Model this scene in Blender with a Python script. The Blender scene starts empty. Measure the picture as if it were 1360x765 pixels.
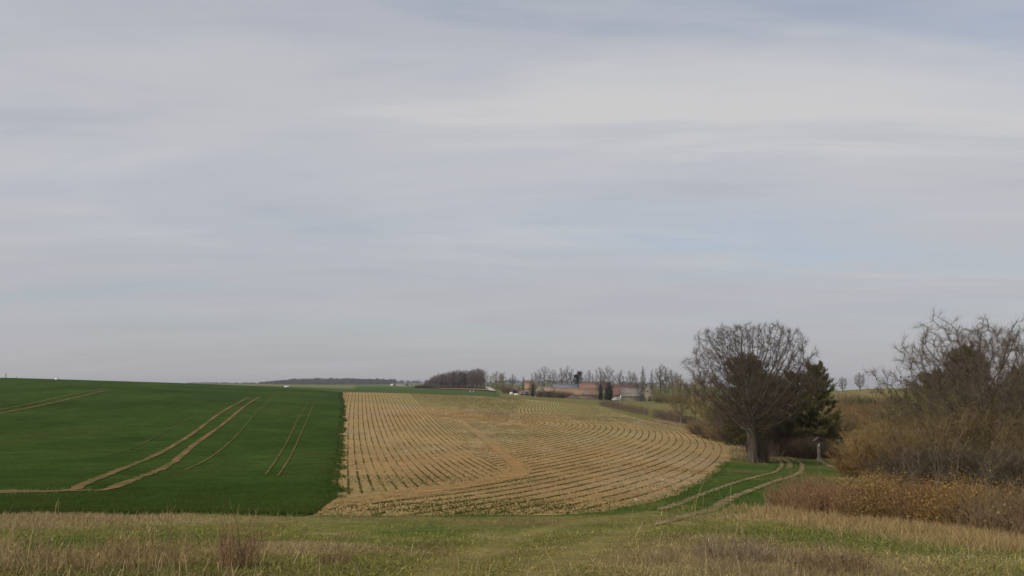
import bpy, math, random
import numpy as np
from mathutils import Vector
from mathutils.geometry import delaunay_2d_cdt

random.seed(11)
rng = np.random.default_rng(11)
scene = bpy.context.scene
COL = scene.collection

# ------------------------------------------------------------------ camera
F = 1040.0
HORIZON = 509.0
PITCH = math.atan((HORIZON - 382.5) / F)
CAMZ = 12.0
cam_data = bpy.data.cameras.new('camera')
cam = bpy.data.objects.new('camera', cam_data)
COL.objects.link(cam)
cam.location = (0, 0, CAMZ)
cam.rotation_euler = (math.pi / 2 + PITCH, 0, 0)
cam_data.sensor_width = 36.0
cam_data.lens = F / 1360.0 * 36.0
cam_data.clip_start = 0.05
cam_data.clip_end = 20000
scene.camera = cam

# ------------------------------------------------------------------ light
SUN_EL, SUN_AZ = 43.0, 232.0        # compass style: 0 = +Y, clockwise; light comes from left behind
scene.view_settings.view_transform = 'Standard'
scene.view_settings.look = 'None'
scene.view_settings.gamma = 1.0
scene.view_settings.use_curve_mapping = False
scene.view_settings.exposure = 0.55

world = bpy.data.worlds.new('World')
scene.world = world
world.use_nodes = True
nt = world.node_tree
for n in list(nt.nodes):
    nt.nodes.remove(n)


def N(tree, kind, **kw):
    n = tree.nodes.new(kind)
    for k, v in kw.items():
        if k.startswith('i_'):
            n.inputs[int(k[2:])].default_value = v
        else:
            setattr(n, k, v)
    return n


def ramp(tree, stops, interp='EASE'):
    r = tree.nodes.new('ShaderNodeValToRGB')
    e = r.color_ramp.elements
    while len(e) > 1:
        e.remove(e[-1])
    e[0].position = stops[0][0]
    e[0].color = stops[0][1]
    for p, c in stops[1:]:
        q = e.new(p)
        q.color = c
    r.color_ramp.interpolation = interp
    return r


def g(v):
    return (v, v, v, 1)


out = N(nt, 'ShaderNodeOutputWorld')
bg = N(nt, 'ShaderNodeBackground')
bg.inputs['Strength'].default_value = 0.1
nt.links.new(bg.outputs[0], out.inputs[0])
sky = N(nt, 'ShaderNodeTexSky', sky_type='NISHITA', sun_disc=False)
sky.sun_elevation = math.radians(SUN_EL)
sky.sun_rotation = math.radians(SUN_AZ)
sky.air_density = 1.0
sky.dust_density = 2.0
sky.ozone_density = 1.5
tc = N(nt, 'ShaderNodeTexCoord')
sep = N(nt, 'ShaderNodeSeparateXYZ')
nt.links.new(tc.outputs['Generated'], sep.inputs[0])
zc = N(nt, 'ShaderNodeMath', operation='MAXIMUM', i_1=0.0)
nt.links.new(sep.outputs[2], zc.inputs[0])
za = N(nt, 'ShaderNodeMath', operation='ADD', i_1=0.12)
nt.links.new(zc.outputs[0], za.inputs[0])
dx = N(nt, 'ShaderNodeMath', operation='DIVIDE')
dy = N(nt, 'ShaderNodeMath', operation='DIVIDE')
nt.links.new(sep.outputs[0], dx.inputs[0]); nt.links.new(za.outputs[0], dx.inputs[1])
nt.links.new(sep.outputs[1], dy.inputs[0]); nt.links.new(za.outputs[0], dy.inputs[1])
comb = N(nt, 'ShaderNodeCombineXYZ')
nt.links.new(dx.outputs[0], comb.inputs[0]); nt.links.new(dy.outputs[0], comb.inputs[1])
mp = N(nt, 'ShaderNodeMapping')
mp.inputs['Rotation'].default_value = (0, 0, math.radians(12))
mp.inputs['Scale'].default_value = (0.42, 1.0, 1.0)
mp.inputs['Location'].default_value = (3.3, 1.7, 0.4)
nt.links.new(comb.outputs[0], mp.inputs[0])
n1 = N(nt, 'ShaderNodeTexNoise')
n1.inputs['Scale'].default_value = 0.85
n1.inputs['Detail'].default_value = 7
n1.inputs['Roughness'].default_value = 0.52
n1.inputs['Distortion'].default_value = 0.7
nt.links.new(mp.outputs[0], n1.inputs['Vector'])
n2 = N(nt, 'ShaderNodeTexNoise')
n2.inputs['Scale'].default_value = 0.62
n2.inputs['Detail'].default_value = 8
n2.inputs['Roughness'].default_value = 0.55
n2.inputs['Distortion'].default_value = 0.9
mp2 = N(nt, 'ShaderNodeMapping')
mp2.inputs['Location'].default_value = (11.0, 4.6, 2.0)
mp2.inputs['Scale'].default_value = (0.5, 1.0, 1.0)
nt.links.new(comb.outputs[0], mp2.inputs[0])
nt.links.new(mp2.outputs[0], n2.inputs['Vector'])
# thickness of the veil: mostly closed
cov = ramp(nt, [(0.33, g(0.50)), (0.46, g(0.80)), (0.60, g(0.97))])
nt.links.new(n1.outputs['Fac'], cov.inputs[0])
cloudcol = ramp(nt, [(0.32, (3.22, 3.30, 3.60, 1)), (0.5, (3.62, 3.66, 3.88, 1)), (0.66, (4.15, 4.10, 4.14, 1))])
n3 = N(nt, 'ShaderNodeTexNoise')
n3.inputs['Scale'].default_value = 1.5
n3.inputs['Detail'].default_value = 9
n3.inputs['Roughness'].default_value = 0.6
n3.inputs['Distortion'].default_value = 1.4
mp3 = N(nt, 'ShaderNodeMapping')
mp3.inputs['Location'].default_value = (2.0, 7.3, 5.0)
mp3.inputs['Rotation'].default_value = (0, 0, math.radians(-8))
mp3.inputs['Scale'].default_value = (0.28, 1.0, 1.0)
nt.links.new(comb.outputs[0], mp3.inputs[0]); nt.links.new(mp3.outputs[0], n3.inputs['Vector'])
wisp = N(nt, 'ShaderNodeMath', operation='MULTIPLY_ADD', i_1=0.55, i_2=-0.275)
nt.links.new(n3.outputs['Fac'], wisp.inputs[0])
nsum = N(nt, 'ShaderNodeMath', operation='ADD')
nt.links.new(n2.outputs['Fac'], nsum.inputs[0]); nt.links.new(wisp.outputs[0], nsum.inputs[1])
nt.links.new(nsum.outputs[0], cloudcol.inputs[0])
# the air low over the horizon is a thicker, greyer layer
low = ramp(nt, [(0.0, g(0.92)), (0.10, g(0.5)), (0.25, g(0.0))])
nt.links.new(zc.outputs[0], low.inputs[0])
lowmix = N(nt, 'ShaderNodeMix', data_type='RGBA')
lowmix.inputs[7].default_value = (2.98, 2.95, 3.12, 1)
nt.links.new(low.outputs[0], lowmix.inputs[0])
nt.links.new(cloudcol.outputs[0], lowmix.inputs[6])
covmax = N(nt, 'ShaderNodeMath', operation='MAXIMUM')
nt.links.new(cov.outputs[0], covmax.inputs[0]); nt.links.new(low.outputs[0], covmax.inputs[1])
skys = N(nt, 'ShaderNodeMix', data_type='RGBA', blend_type='MULTIPLY')
skys.inputs[0].default_value = 1.0
skys.inputs[7].default_value = (0.85, 0.85, 0.85, 1)
nt.links.new(sky.outputs[0], skys.inputs[6])
skymix = N(nt, 'ShaderNodeMix', data_type='RGBA')
nt.links.new(covmax.outputs[0], skymix.inputs[0])
nt.links.new(skys.outputs[2], skymix.inputs[6])
nt.links.new(lowmix.outputs[2], skymix.inputs[7])
nt.links.new(skymix.outputs[2], bg.inputs[0])

sl = bpy.data.lights.new('sun', 'SUN')
sl.energy = 1.5
sl.angle = math.radians(10)
sl.color = (1.0, 0.945, 0.86)
sun = bpy.data.objects.new('sun', sl)
COL.objects.link(sun)
az, el = math.radians(SUN_AZ), math.radians(SUN_EL)
sdir = Vector((math.sin(az) * math.cos(el), math.cos(az) * math.cos(el), math.sin(el)))
sun.rotation_euler = sdir.to_track_quat('Z', 'Y').to_euler()
sun.location = (-40, -40, 80)

# ------------------------------------------------------------------ terrain function
ST, CT = math.sin(PITCH), math.cos(PITCH)


def ray(px, py):
    """pixel -> (dx/dy, dz/dy) of its viewing ray"""
    cx, cy = (px - 680.0) / F, (382.5 - py) / F
    yy = CT - cy * ST
    return cx / yy, (ST + cy * CT) / yy


def U(px):
    return ray(px, HORIZON)[0]


prof = {
    0: [(765, 7.06), (720, 11), (684, 18), (650, 27), (600, 52), (560, 88), (530, 135), (512, 185), (503, 240)],
    250: [(765, 7.06), (720, 11), (684, 18), (650, 27), (600, 54), (560, 92), (535, 135), (520, 190), (512, 250), (510, 320), (509, 1000)],
    450: [(765, 7.06), (720, 11.2), (683, 18), (660, 23.5), (620, 42), (580, 76), (550, 120), (532, 180), (520.5, 270), (516, 380), (512.5, 700), (510.5, 2000)],
    680: [(765, 7.06), (720, 11.4), (682, 18.5), (650, 29), (620, 44), (590, 68), (560, 115), (545, 170), (535, 245), (528, 330), (522, 450), (515.5, 650), (512, 1300)],
    850: [(765, 7.06), (700, 14), (680, 18.5), (660, 26), (640, 36), (610, 58), (580, 92), (560, 135), (548, 195), (540, 265), (533, 375), (526, 500), (515, 1000), (511, 2500)],
    1000: [(765, 7.06), (700, 14.5), (660, 27), (640, 39), (614, 63), (597, 85), (582, 112), (560, 170), (540, 280), (528, 420), (515, 900)],
    1120: [(765, 7.06), (700, 15.5), (660, 28), (640, 38), (615, 66), (600, 90), (585, 115), (560, 160), (535, 230), (519, 300)],
    1280: [(765, 7.06), (720, 12.5), (695, 20), (660, 33), (640, 41), (615, 62), (590, 100), (560, 150), (535, 220), (517, 300)],
}
cp = []
for px, lst in prof.items():
    for py, d in lst:
        u, s = ray(px, py)
        cp.append((u, d, s * d))
for u0 in (-1.25, -0.62, -0.3, 0, 0.3, 0.62, 1.25):
    cp.append((u0, 3.0, -1.55))
for d, z in ((7, -1.7), (18, -2.8), (50, -4.4), (100, -3.6), (180, 0.6), (240, 1.9), (330, 1.6), (600, 0.2), (2000, -2), (6500, -3)):
    cp.append((-1.25, d, z))
for d, z in ((330, 1.3), (600, -0.5), (2000, -2), (6500, -3)):
    cp.append((U(0), d, z))
for d, z in ((7, -1.8), (20, -3.8), (40, -5), (100, -8), (200, -6), (300, -2), (600, -6), (2000, -22), (6500, -65)):
    cp.append((1.25, d, z))
for u0 in (-0.3, 0.0, 0.2):
    cp.append((u0, 6500, -3))
for u0 in (0.41, 0.62):
    for d, z in ((400, -4.5), (700, -8.5), (2000, -24), (6500, -70)):
        cp.append((u0, d, z))
cp = np.array(cp)
KU = 2.6
A_ = np.stack([cp[:, 0] * KU, np.log(cp[:, 1])], 1)


def tps_k(r2):
    return np.where(r2 > 1e-12, 0.5 * r2 * np.log(np.maximum(r2, 1e-12)), 0.0)


n_ = len(cp)
D2 = ((A_[:, None] - A_[None]) ** 2).sum(-1)
K = tps_k(D2) + np.eye(n_) * 0.002
Pm = np.concatenate([np.ones((n_, 1)), A_], 1)
M = np.zeros((n_ + 3, n_ + 3))
M[:n_, :n_] = K; M[:n_, n_:] = Pm; M[n_:, :n_] = Pm.T
sol = np.linalg.solve(M, np.concatenate([cp[:, 2], np.zeros(3)]))
WT, AF = sol[:n_], sol[n_:]


def zfun(x, y):
    x = np.asarray(x, float); y = np.asarray(y, float)
    sh = np.broadcast(x, y).shape
    x = np.broadcast_to(x, sh).ravel(); y = np.broadcast_to(y, sh).ravel()
    ye = np.clip(y, 3.0, 7000)
    a = np.clip(x / ye, -1.3, 1.3) * KU
    b = np.log(ye)
    res = np.empty(len(x))
    for i in range(0, len(x), 20000):
        q = np.stack([a[i:i + 20000], b[i:i + 20000]], 1)
        d2 = ((q[:, None] - A_[None]) ** 2).sum(-1)
        res[i:i + 20000] = tps_k(d2) @ WT + AF[0] + q @ AF[1:]
    return res.reshape(sh) + CAMZ


def zg(x, y):
    return float(zfun(np.array([x]), np.array([y]))[0])


YS = np.exp(np.linspace(math.log(3.2), math.log(3000), 900))


def G(px, py):
    """where the sight line of a pixel meets the ground"""
    u, s = ray(px, py)
    zz = zfun(u * YS, YS) - CAMZ - s * YS
    k = np.argmax(zz > 0)
    if zz[k] <= 0:
        k = len(YS) - 1
    a, b = zz[k - 1], zz[k]
    t = a / (a - b) if a != b else 0
    y = YS[k - 1] + (YS[k] - YS[k - 1]) * t
    return u * y, y


def at(px, depth):
    x = U(px) * depth
    return (x, depth, zg(x, depth))


def ztop(py, depth, px=680):
    return CAMZ + ray(px, py)[1] * depth


# ------------------------------------------------------------------ numpy noise
def vnoise(x, y, seed=0):
    xi, yi = np.floor(x).astype(np.int64), np.floor(y).astype(np.int64)
    fx, fy = x - xi, y - yi
    fx = fx * fx * (3 - 2 * fx); fy = fy * fy * (3 - 2 * fy)

    def h(a, b):
        v = (a * 374761393 + b * 668265263 + seed * 982451653) & 0xffffffff
        v = ((v ^ (v >> 13)) * 1274126177) & 0xffffffff
        return ((v ^ (v >> 16)) & 0xffff) / 65535.0
    return (h(xi, yi) * (1 - fx) + h(xi + 1, yi) * fx) * (1 - fy) + (h(xi, yi + 1) * (1 - fx) + h(xi + 1, yi + 1) * fx) * fy


def fbm(x, y, seed=0, oct=4):
    r, a, t = 0, 1.0, 0
    for o in range(oct):
        r = r + a * vnoise(x * 2 ** o + 17.3 * o, y * 2 ** o - 9.1 * o, seed + o)
        t += a; a *= 0.5
    return r / t


def smooth(a, b, v):
    t = np.clip((v - a) / (b - a), 0, 1)
    return t * t * (3 - 2 * t)


# ------------------------------------------------------------------ mesh helpers
def mk(name, V, faces, mat, parent=None, col=None, smooth_=False, loc=None):
    """faces: list of int arrays (n,3) / (n,4)"""
    me = bpy.data.meshes.new(name)
    V = np.asarray(V, np.float32)
    if not isinstance(faces, list):
        faces = [faces]
    faces = [np.asarray(f, np.int32) for f in faces if len(f)]
    loops = np.concatenate([f.ravel() for f in faces])
    tot = np.concatenate([np.full(len(f), f.shape[1], np.int32) for f in faces])
    start = np.concatenate([[0], np.cumsum(tot)[:-1]]).astype(np.int32)
    me.vertices.add(len(V)); me.vertices.foreach_set('co', V.ravel())
    me.loops.add(len(loops)); me.loops.foreach_set('vertex_index', loops)
    me.polygons.add(len(tot)); me.polygons.foreach_set('loop_start', start); me.polygons.foreach_set('loop_total', tot)
    if smooth_:
        me.polygons.foreach_set('use_smooth', np.ones(len(tot), bool))
    me.update(calc_edges=True)
    if col is not None:
        col = np.asarray(col, np.float32)
        if col.ndim == 1:
            col = np.tile(col, (len(V), 1))
        at_ = me.attributes.new('Col', 'FLOAT_COLOR', 'POINT')
        c4 = np.ones((len(V), 4), np.float32); c4[:, :3] = col
        at_.data.foreach_set('color', c4.ravel())
    me.materials.append(mat)
    o = bpy.data.objects.new(name, me)
    COL.objects.link(o)
    if parent:
        o.parent = parent
    if loc is not None:
        o.location = loc
    return o


def empty(name, loc, rz=0.0, sc=None):
    o = bpy.data.objects.new(name, None)
    COL.objects.link(o)
    o.location = loc
    o.rotation_euler = (0, 0, rz)
    o.empty_display_size = 0.3
    if sc is not None:
        o.scale = sc
    return o


def tag(o, label=None, cat=None, group=None, kind=None):
    if label: o['label'] = label
    if cat: o['category'] = cat
    if group: o['group'] = group
    if kind: o['kind'] = kind
    return o


def copy_tree(o, parent=None):
    c = o.copy(); COL.objects.link(c); c.parent = parent
    for ch in list(o.children):
        copy_tree(ch, c)
    return c


def tubes(p0, p1, r0, r1, k=4, ext=0.0):
    """independent tapered prisms for many segments at once"""
    p0 = np.asarray(p0, float); p1 = np.asarray(p1, float)
    r0 = np.broadcast_to(np.asarray(r0, float), (len(p0),)); r1 = np.broadcast_to(np.asarray(r1, float), (len(p0),))
    d = p1 - p0
    L = np.linalg.norm(d, axis=1, keepdims=True) + 1e-9
    d = d / L
    if ext:
        p0 = p0 - d * (r0[:, None] * ext); p1 = p1 + d * (r1[:, None] * ext)
    ref = np.where(np.abs(d[:, 2:3]) > 0.9, np.array([[1.0, 0, 0]]), np.array([[0, 0, 1.0]]))
    a = np.cross(d, ref); a /= np.linalg.norm(a, axis=1, keepdims=True) + 1e-9
    b = np.cross(d, a)
    ang = np.arange(k) * 2 * math.pi / k
    ring = a[:, None] * np.cos(ang)[None, :, None] + b[:, None] * np.sin(ang)[None, :, None]
    v = np.concatenate([p0[:, None] + ring * r0[:, None, None], p1[:, None] + ring * r1[:, None, None]], 1)
    n = len(p0)
    base = (np.arange(n) * 2 * k)[:, None]
    i = np.arange(k); j = (i + 1) % k
    f = np.stack([base + i, base + j, base + k + j, base + k + i], -1).reshape(-1, 4)
    return v.reshape(-1, 3), f


class MB:
    """collects vertices, faces and colours for one mesh"""
    def __init__(s):
        s.V, s.F, s.C, s.n = [], [], [], 0

    def add(s, v, f, c=None):
        v = np.asarray(v, float)
        s.V.append(v)
        for ff in (f if isinstance(f, list) else [f]):
            s.F.append(np.asarray(ff) + s.n)
        if c is not None:
            c = np.asarray(c, float)
            s.C.append(np.tile(c, (len(v), 1)) if c.ndim == 1 else c)
        s.n += len(v)
        return s

    def box(s, x0, x1, y0, y1, z0, z1, c=None):
        v = [(x0, y0, z0), (x1, y0, z0), (x1, y1, z0), (x0, y1, z0), (x0, y0, z1), (x1, y0, z1), (x1, y1, z1), (x0, y1, z1)]
        f = [(0, 3, 2, 1), (4, 5, 6, 7), (0, 1, 5, 4), (1, 2, 6, 5), (2, 3, 7, 6), (3, 0, 4, 7)]
        return s.add(v, np.array(f), c)

    def build(s, name, mat, parent=None, sm=False, loc=None):
        t = [f for f in s.F if f.shape[1] == 3]
        q = [f for f in s.F if f.shape[1] == 4]
        fs = []
        if t: fs.append(np.concatenate(t))
        if q: fs.append(np.concatenate(q))
        return mk(name, np.concatenate(s.V), fs, mat, parent, np.concatenate(s.C) if s.C else None, sm, loc)


def blades(P, h, w, lean, bend=0.5, col=None, seg=2):
    """curved grass blades; P (n,3), lean = horizontal reach as share of height"""
    n = len(P)
    h = np.broadcast_to(h, (n,)); w = np.broadcast_to(w, (n,)); lean = np.broadcast_to(lean, (n,))
    a = rng.uniform(0, 2 * math.pi, n); b = rng.uniform(0, 2 * math.pi, n)
    side = np.stack([np.cos(a), np.sin(a), np.zeros(n)], 1) * (w * 0.5)[:, None]
    ld = np.stack([np.cos(b), np.sin(b), np.zeros(n)], 1)
    tip = P + ld * (h * lean)[:, None]; tip[:, 2] += h * np.sqrt(np.clip(1 - np.minimum(lean, 1) ** 2 * 0.75, 0.1, 1))
    if seg == 1:
        v = np.stack([P - side, P + side, tip], 1).reshape(-1, 3)
        f = np.arange(n * 3).reshape(-1, 3)
        c = None if col is None else np.repeat(col, 3, 0)
        return v, [f], c
    mid = P + ld * (h * lean * 0.3)[:, None]; mid[:, 2] = P[:, 2] + (tip[:, 2] - P[:, 2]) * 0.62
    v = np.stack([P - side, P + side, mid + side * 0.75, mid - side * 0.75, tip], 1).reshape(-1, 3)
    k = np.arange(n)[:, None] * 5
    q = k + np.array([[0, 1, 2, 3]]); t = k + np.array([[3, 2, 4]])
    c = None
    if col is not None:
        c = np.repeat(col, 5, 0)
    return v, [t, q], c


# ------------------------------------------------------------------ materials
def base_mat(name, rough=0.9, spec=0.15):
    m = bpy.data.materials.new(name)
    m.use_nodes = True
    b = m.node_tree.nodes['Principled BSDF']
    b.inputs['Roughness'].default_value = rough
    b.inputs['Specular IOR Level'].default_value = spec
    return m, m.node_tree, b


def attr_mat(name, rough=0.9, noise=None, bump=None, trans=0.0, spec=0.0):
    """colour from the mesh's Col attribute, broken up by noises [(scale, lo, hi)]"""
    m, t, b = base_mat(name, rough, spec)
    a = N(t, 'ShaderNodeAttribute', attribute_name='Col')
    cur = a.outputs['Color']
    geo = N(t, 'ShaderNodeNewGeometry')
    for sc, lo, hi in (noise or []):
        nz = N(t, 'ShaderNodeTexNoise')
        nz.inputs['Scale'].default_value = sc
        nz.inputs['Detail'].default_value = 5
        nz.inputs['Roughness'].default_value = 0.65
        t.links.new(geo.outputs['Position'], nz.inputs['Vector'])
        r = ramp(t, [(0.3, g(lo)), (0.7, g(hi))], 'LINEAR')
        t.links.new(nz.outputs['Fac'], r.inputs[0])
        mx = N(t, 'ShaderNodeMix', data_type='RGBA', blend_type='MULTIPLY')
        mx.inputs[0].default_value = 1
        t.links.new(cur, mx.inputs[6]); t.links.new(r.outputs[0], mx.inputs[7])
        cur = mx.outputs[2]
    t.links.new(cur, b.inputs['Base Color'])
    if bump:
        sc, st, dist = bump
        nz = N(t, 'ShaderNodeTexNoise')
        nz.inputs['Scale'].default_value = sc; nz.inputs['Detail'].default_value = 6
        nz.inputs['Roughness'].default_value = 0.7
        t.links.new(geo.outputs['Position'], nz.inputs['Vector'])
        bp = N(t, 'ShaderNodeBump'); bp.inputs['Strength'].default_value = st; bp.inputs['Distance'].default_value = dist
        t.links.new(nz.outputs['Fac'], bp.inputs['Height']); t.links.new(bp.outputs[0], b.inputs['Normal'])
    if trans:
        tr = N(t, 'ShaderNodeBsdfTranslucent'); t.links.new(cur, tr.inputs['Color'])
        ms = N(t, 'ShaderNodeMixShader'); ms.inputs[0].default_value = trans
        o = t.nodes['Material Output']
        t.links.new(b.outputs[0], ms.inputs[1]); t.links.new(tr.outputs[0], ms.inputs[2]); t.links.new(ms.outputs[0], o.inputs[0])
    return m


def noise_mat(name, c1, c2, scale, rough=0.85, bump=None, stretch=(1, 1, 1), spec=0.15, c3=None):
    m, t, b = base_mat(name, rough, spec)
    tcn = N(t, 'ShaderNodeTexCoord')
    mpn = N(t, 'ShaderNodeMapping'); mpn.inputs['Scale'].default_value = stretch
    t.links.new(tcn.outputs['Object'], mpn.inputs[0])
    nz = N(t, 'ShaderNodeTexNoise')
    nz.inputs['Scale'].default_value = scale; nz.inputs['Detail'].default_value = 6; nz.inputs['Roughness'].default_value = 0.65
    t.links.new(mpn.outputs[0], nz.inputs['Vector'])
    st = [(0.32, (*c1, 1)), (0.68, (*c2, 1))]
    if c3: st.insert(1, (0.5, (*c3, 1)))
    r = ramp(t, st, 'LINEAR')
    t.links.new(nz.outputs['Fac'], r.inputs[0]); t.links.new(r.outputs[0], b.inputs['Base Color'])
    if bump:
        bp = N(t, 'ShaderNodeBump'); bp.inputs['Strength'].default_value = bump; bp.inputs['Distance'].default_value = 0.05
        t.links.new(nz.outputs['Fac'], bp.inputs['Height']); t.links.new(bp.outputs[0], b.inputs['Normal'])
    return m


def roof_mat(name, c1, c2, scale=0.9):
    """tiled roof seen from far: mottled tiles in courses"""
    m, t, b = base_mat(name, 0.85, 0.15)
    tcn = N(t, 'ShaderNodeTexCoord')
    nz = N(t, 'ShaderNodeTexNoise'); nz.inputs['Scale'].default_value = scale; nz.inputs['Detail'].default_value = 7; nz.inputs['Roughness'].default_value = 0.7
    t.links.new(tcn.outputs['Object'], nz.inputs['Vector'])
    r = ramp(t, [(0.3, (*c1, 1)), (0.7, (*c2, 1))], 'LINEAR')
    t.links.new(nz.outputs['Fac'], r.inputs[0])
    wv = N(t, 'ShaderNodeTexWave', wave_type='BANDS', bands_direction='Z'); wv.inputs['Scale'].default_value = 1.6
    wv.inputs['Distortion'].default_value = 0.6
    t.links.new(tcn.outputs['Object'], wv.inputs['Vector'])
    bp = N(t, 'ShaderNodeBump'); bp.inputs['Strength'].default_value = 0.35; bp.inputs['Distance'].default_value = 0.06
    t.links.new(wv.outputs['Fac'], bp.inputs['Height']); t.links.new(bp.outputs[0], b.inputs['Normal'])
    t.links.new(r.outputs[0], b.inputs['Base Color'])
    return m


MG = attr_mat('turf_ground', 0.95, [(9.0, 0.62, 1.35), (1.4, 0.8, 1.2), (0.12, 0.85, 1.15)], (14, 0.7, 0.05))
MSOIL = attr_mat('tilled_soil', 0.95, [(7.0, 0.72, 1.28), (0.9, 0.82, 1.18), (0.09, 0.86, 1.14)], (9, 0.8, 0.06))
MWHEAT = attr_mat('young_wheat', 0.9, [(6.0, 0.6, 1.4), (0.7, 0.75, 1.25), (0.06, 0.84, 1.16)], (8, 0.9, 0.1))
MRUT = attr_mat('bare_track_soil', 0.95, [(6.0, 0.7, 1.25), (1.1, 0.75, 1.2)], (12, 0.6, 0.04))
MGRASS = attr_mat('grass_blades', 0.9, None, None, 0.25, 0.0)
MLEAF = attr_mat('leaves', 0.7, None, None, 0.2, 0.1)
MNEEDLE = attr_mat('needles', 0.7, None, None, 0.12, 0.1)
MTWIG = attr_mat('twigs', 0.9, None, None, 0, 0.04)
MBARK = noise_mat('grey_bark', (0.060, 0.048, 0.036), (0.155, 0.125, 0.094), 5, 0.9, 0.8, (2.5, 2.5, 0.6))
MBARKD = noise_mat('dark_bark', (0.05, 0.04, 0.032), (0.12, 0.095, 0.07), 5, 0.9, 0.8, (2.5, 2.5, 0.6))
MBARKP = noise_mat('pale_bark', (0.16, 0.135, 0.085), (0.30, 0.255, 0.17), 5, 0.9, 0.5, (2.5, 2.5, 0.6))

# ------------------------------------------------------------------ outlines on the ground
def path_px(pts):
    return np.array([G(a, b) for a, b in pts])


def resample(P, ds=None, n=None):
    P = np.asarray(P, float)
    d = np.concatenate([[0], np.cumsum(np.linalg.norm(np.diff(P, axis=0), axis=1))])
    if n is None:
        n = max(2, int(d[-1] / ds) + 1)
    t = np.linspace(0, d[-1], n)
    return np.stack([np.interp(t, d, P[:, i]) for i in range(P.shape[1])], 1)


def catmull(P, k=8):
    P = np.asarray(P, float)
    Q = np.concatenate([[2 * P[0] - P[1]], P, [2 * P[-1] - P[-2]]])
    o = []
    for i in range(1, len(Q) - 2):
        t = np.linspace(0, 1, k, endpoint=False)[:, None]
        a, b, c, d = Q[i - 1], Q[i], Q[i + 1], Q[i + 2]
        o.append(0.5 * ((2 * b) + (c - a) * t + (2 * a - 5 * b + 4 * c - d) * t ** 2 + (3 * b - a - 3 * c + d) * t ** 3))
    o.append(P[-1:])
    return np.concatenate(o)


def inpoly(x, y, poly):
    r = np.zeros(len(x), bool)
    j = len(poly) - 1
    for i in range(len(poly)):
        xi, yi = poly[i]; xj, yj = poly[j]
        c = ((yi > y) != (yj > y))
        with np.errstate(divide='ignore', invalid='ignore'):
            r ^= c & (x < (xj - xi) * (y - yi) / (yj - yi + 1e-12) + xi)
        j = i
    return r


def dist_poly(x, y, P):
    """distance of points to an open polyline"""
    best = np.full(len(x), 1e9)
    for i in range(len(P) - 1):
        a, b = P[i], P[i + 1]
        d = b - a; L = d @ d + 1e-12
        t = np.clip(((x - a[0]) * d[0] + (y - a[1]) * d[1]) / L, 0, 1)
        best = np.minimum(best, np.hypot(x - a[0] - t * d[0], y - a[1] - t * d[1]))
    return best


def ragged(P, ds, amp, seed):
    P = resample(P, ds)
    T = np.gradient(P, axis=0); T /= np.linalg.norm(T, axis=1, keepdims=True) + 1e-9
    d = np.arange(len(P)) * ds
    k = (fbm(d * 0.9, d * 0 + seed, seed, 3) - 0.5) * 2 * amp * (1 + P[:, 1] / 120)
    return P + np.stack([-T[:, 1], T[:, 0]], 1) * k[:, None]


# boundary between wheat and seedlings
L_edge = catmull(path_px([(443, 664), (446, 650), (449, 620), (453, 580), (455, 540), (452, 520.8)]), 10)
L_edge = ragged(L_edge, 0.6, 0.32, 5)
# right-hand boundary of the seedling field, from the near verge to the farm
R_edge = catmull(path_px([(735, 684), (800, 680), (862, 668), (903, 655), (937, 638), (964, 617), (971, 602), (965, 591), (942, 578), (900, 567), (850, 556), (812, 545), (792, 537.5)]), 10)
R_soft = ragged(R_edge, 0.5, 0.22, 8)
near_tan = ragged(path_px([(418, 686), (470, 685), (560, 684.5), (650, 684.5), (700, 684.5)]), 0.3, 0.35, 9)
far_tan = path_px([(760, 535.5), (720, 532.5), (690, 530), (640, 526), (560, 523), (500, 521.5)])
tan_poly = np.concatenate([near_tan, R_soft, far_tan, L_edge[::-1], path_px([(434, 672), (425, 680)])])
wheat_near = path_px([(-420, 683), (-150, 683), (0, 683.5), (80, 682), (160, 684), (250, 683), (330, 684), (395, 683.5), (415, 685)])
wheat_near = ragged(wheat_near, 0.4, 0.4, 12)
far_w = [(U(452) * L_edge[-1][1] / 1.0, L_edge[-1][1])]
far_w = [at(400, 285)[:2], at(330, 300)[:2], at(200, 325)[:2], at(0, 340)[:2], at(-200, 345)[:2], at(-480, 345)[:2]]
wheat_poly = np.concatenate([wheat_near, path_px([(425, 680), (434, 672)]), L_edge, np.array(far_w)])

# (borders are ragged, see ragged() above)
# ------------------------------------------------------------------ ground colours (albedo)
OLIVE = np.array((0.150, 0.145, 0.040)); GREEN = np.array((0.055, 0.092, 0.020)); STRAW = np.array((0.34, 0.26, 0.135))
BROWN = np.array((0.185, 0.128, 0.066)); SOIL = np.array((0.338, 0.230, 0.103)); WHEAT = np.array((0.043, 0.074, 0.016))
blobs = []


def blob(px, py, rx, ry, col, k=1.0, rot=0.0):
    x, y = G(px, py)
    blobs.append((x, y, rx, ry, rot, np.array(col), k))


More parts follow.
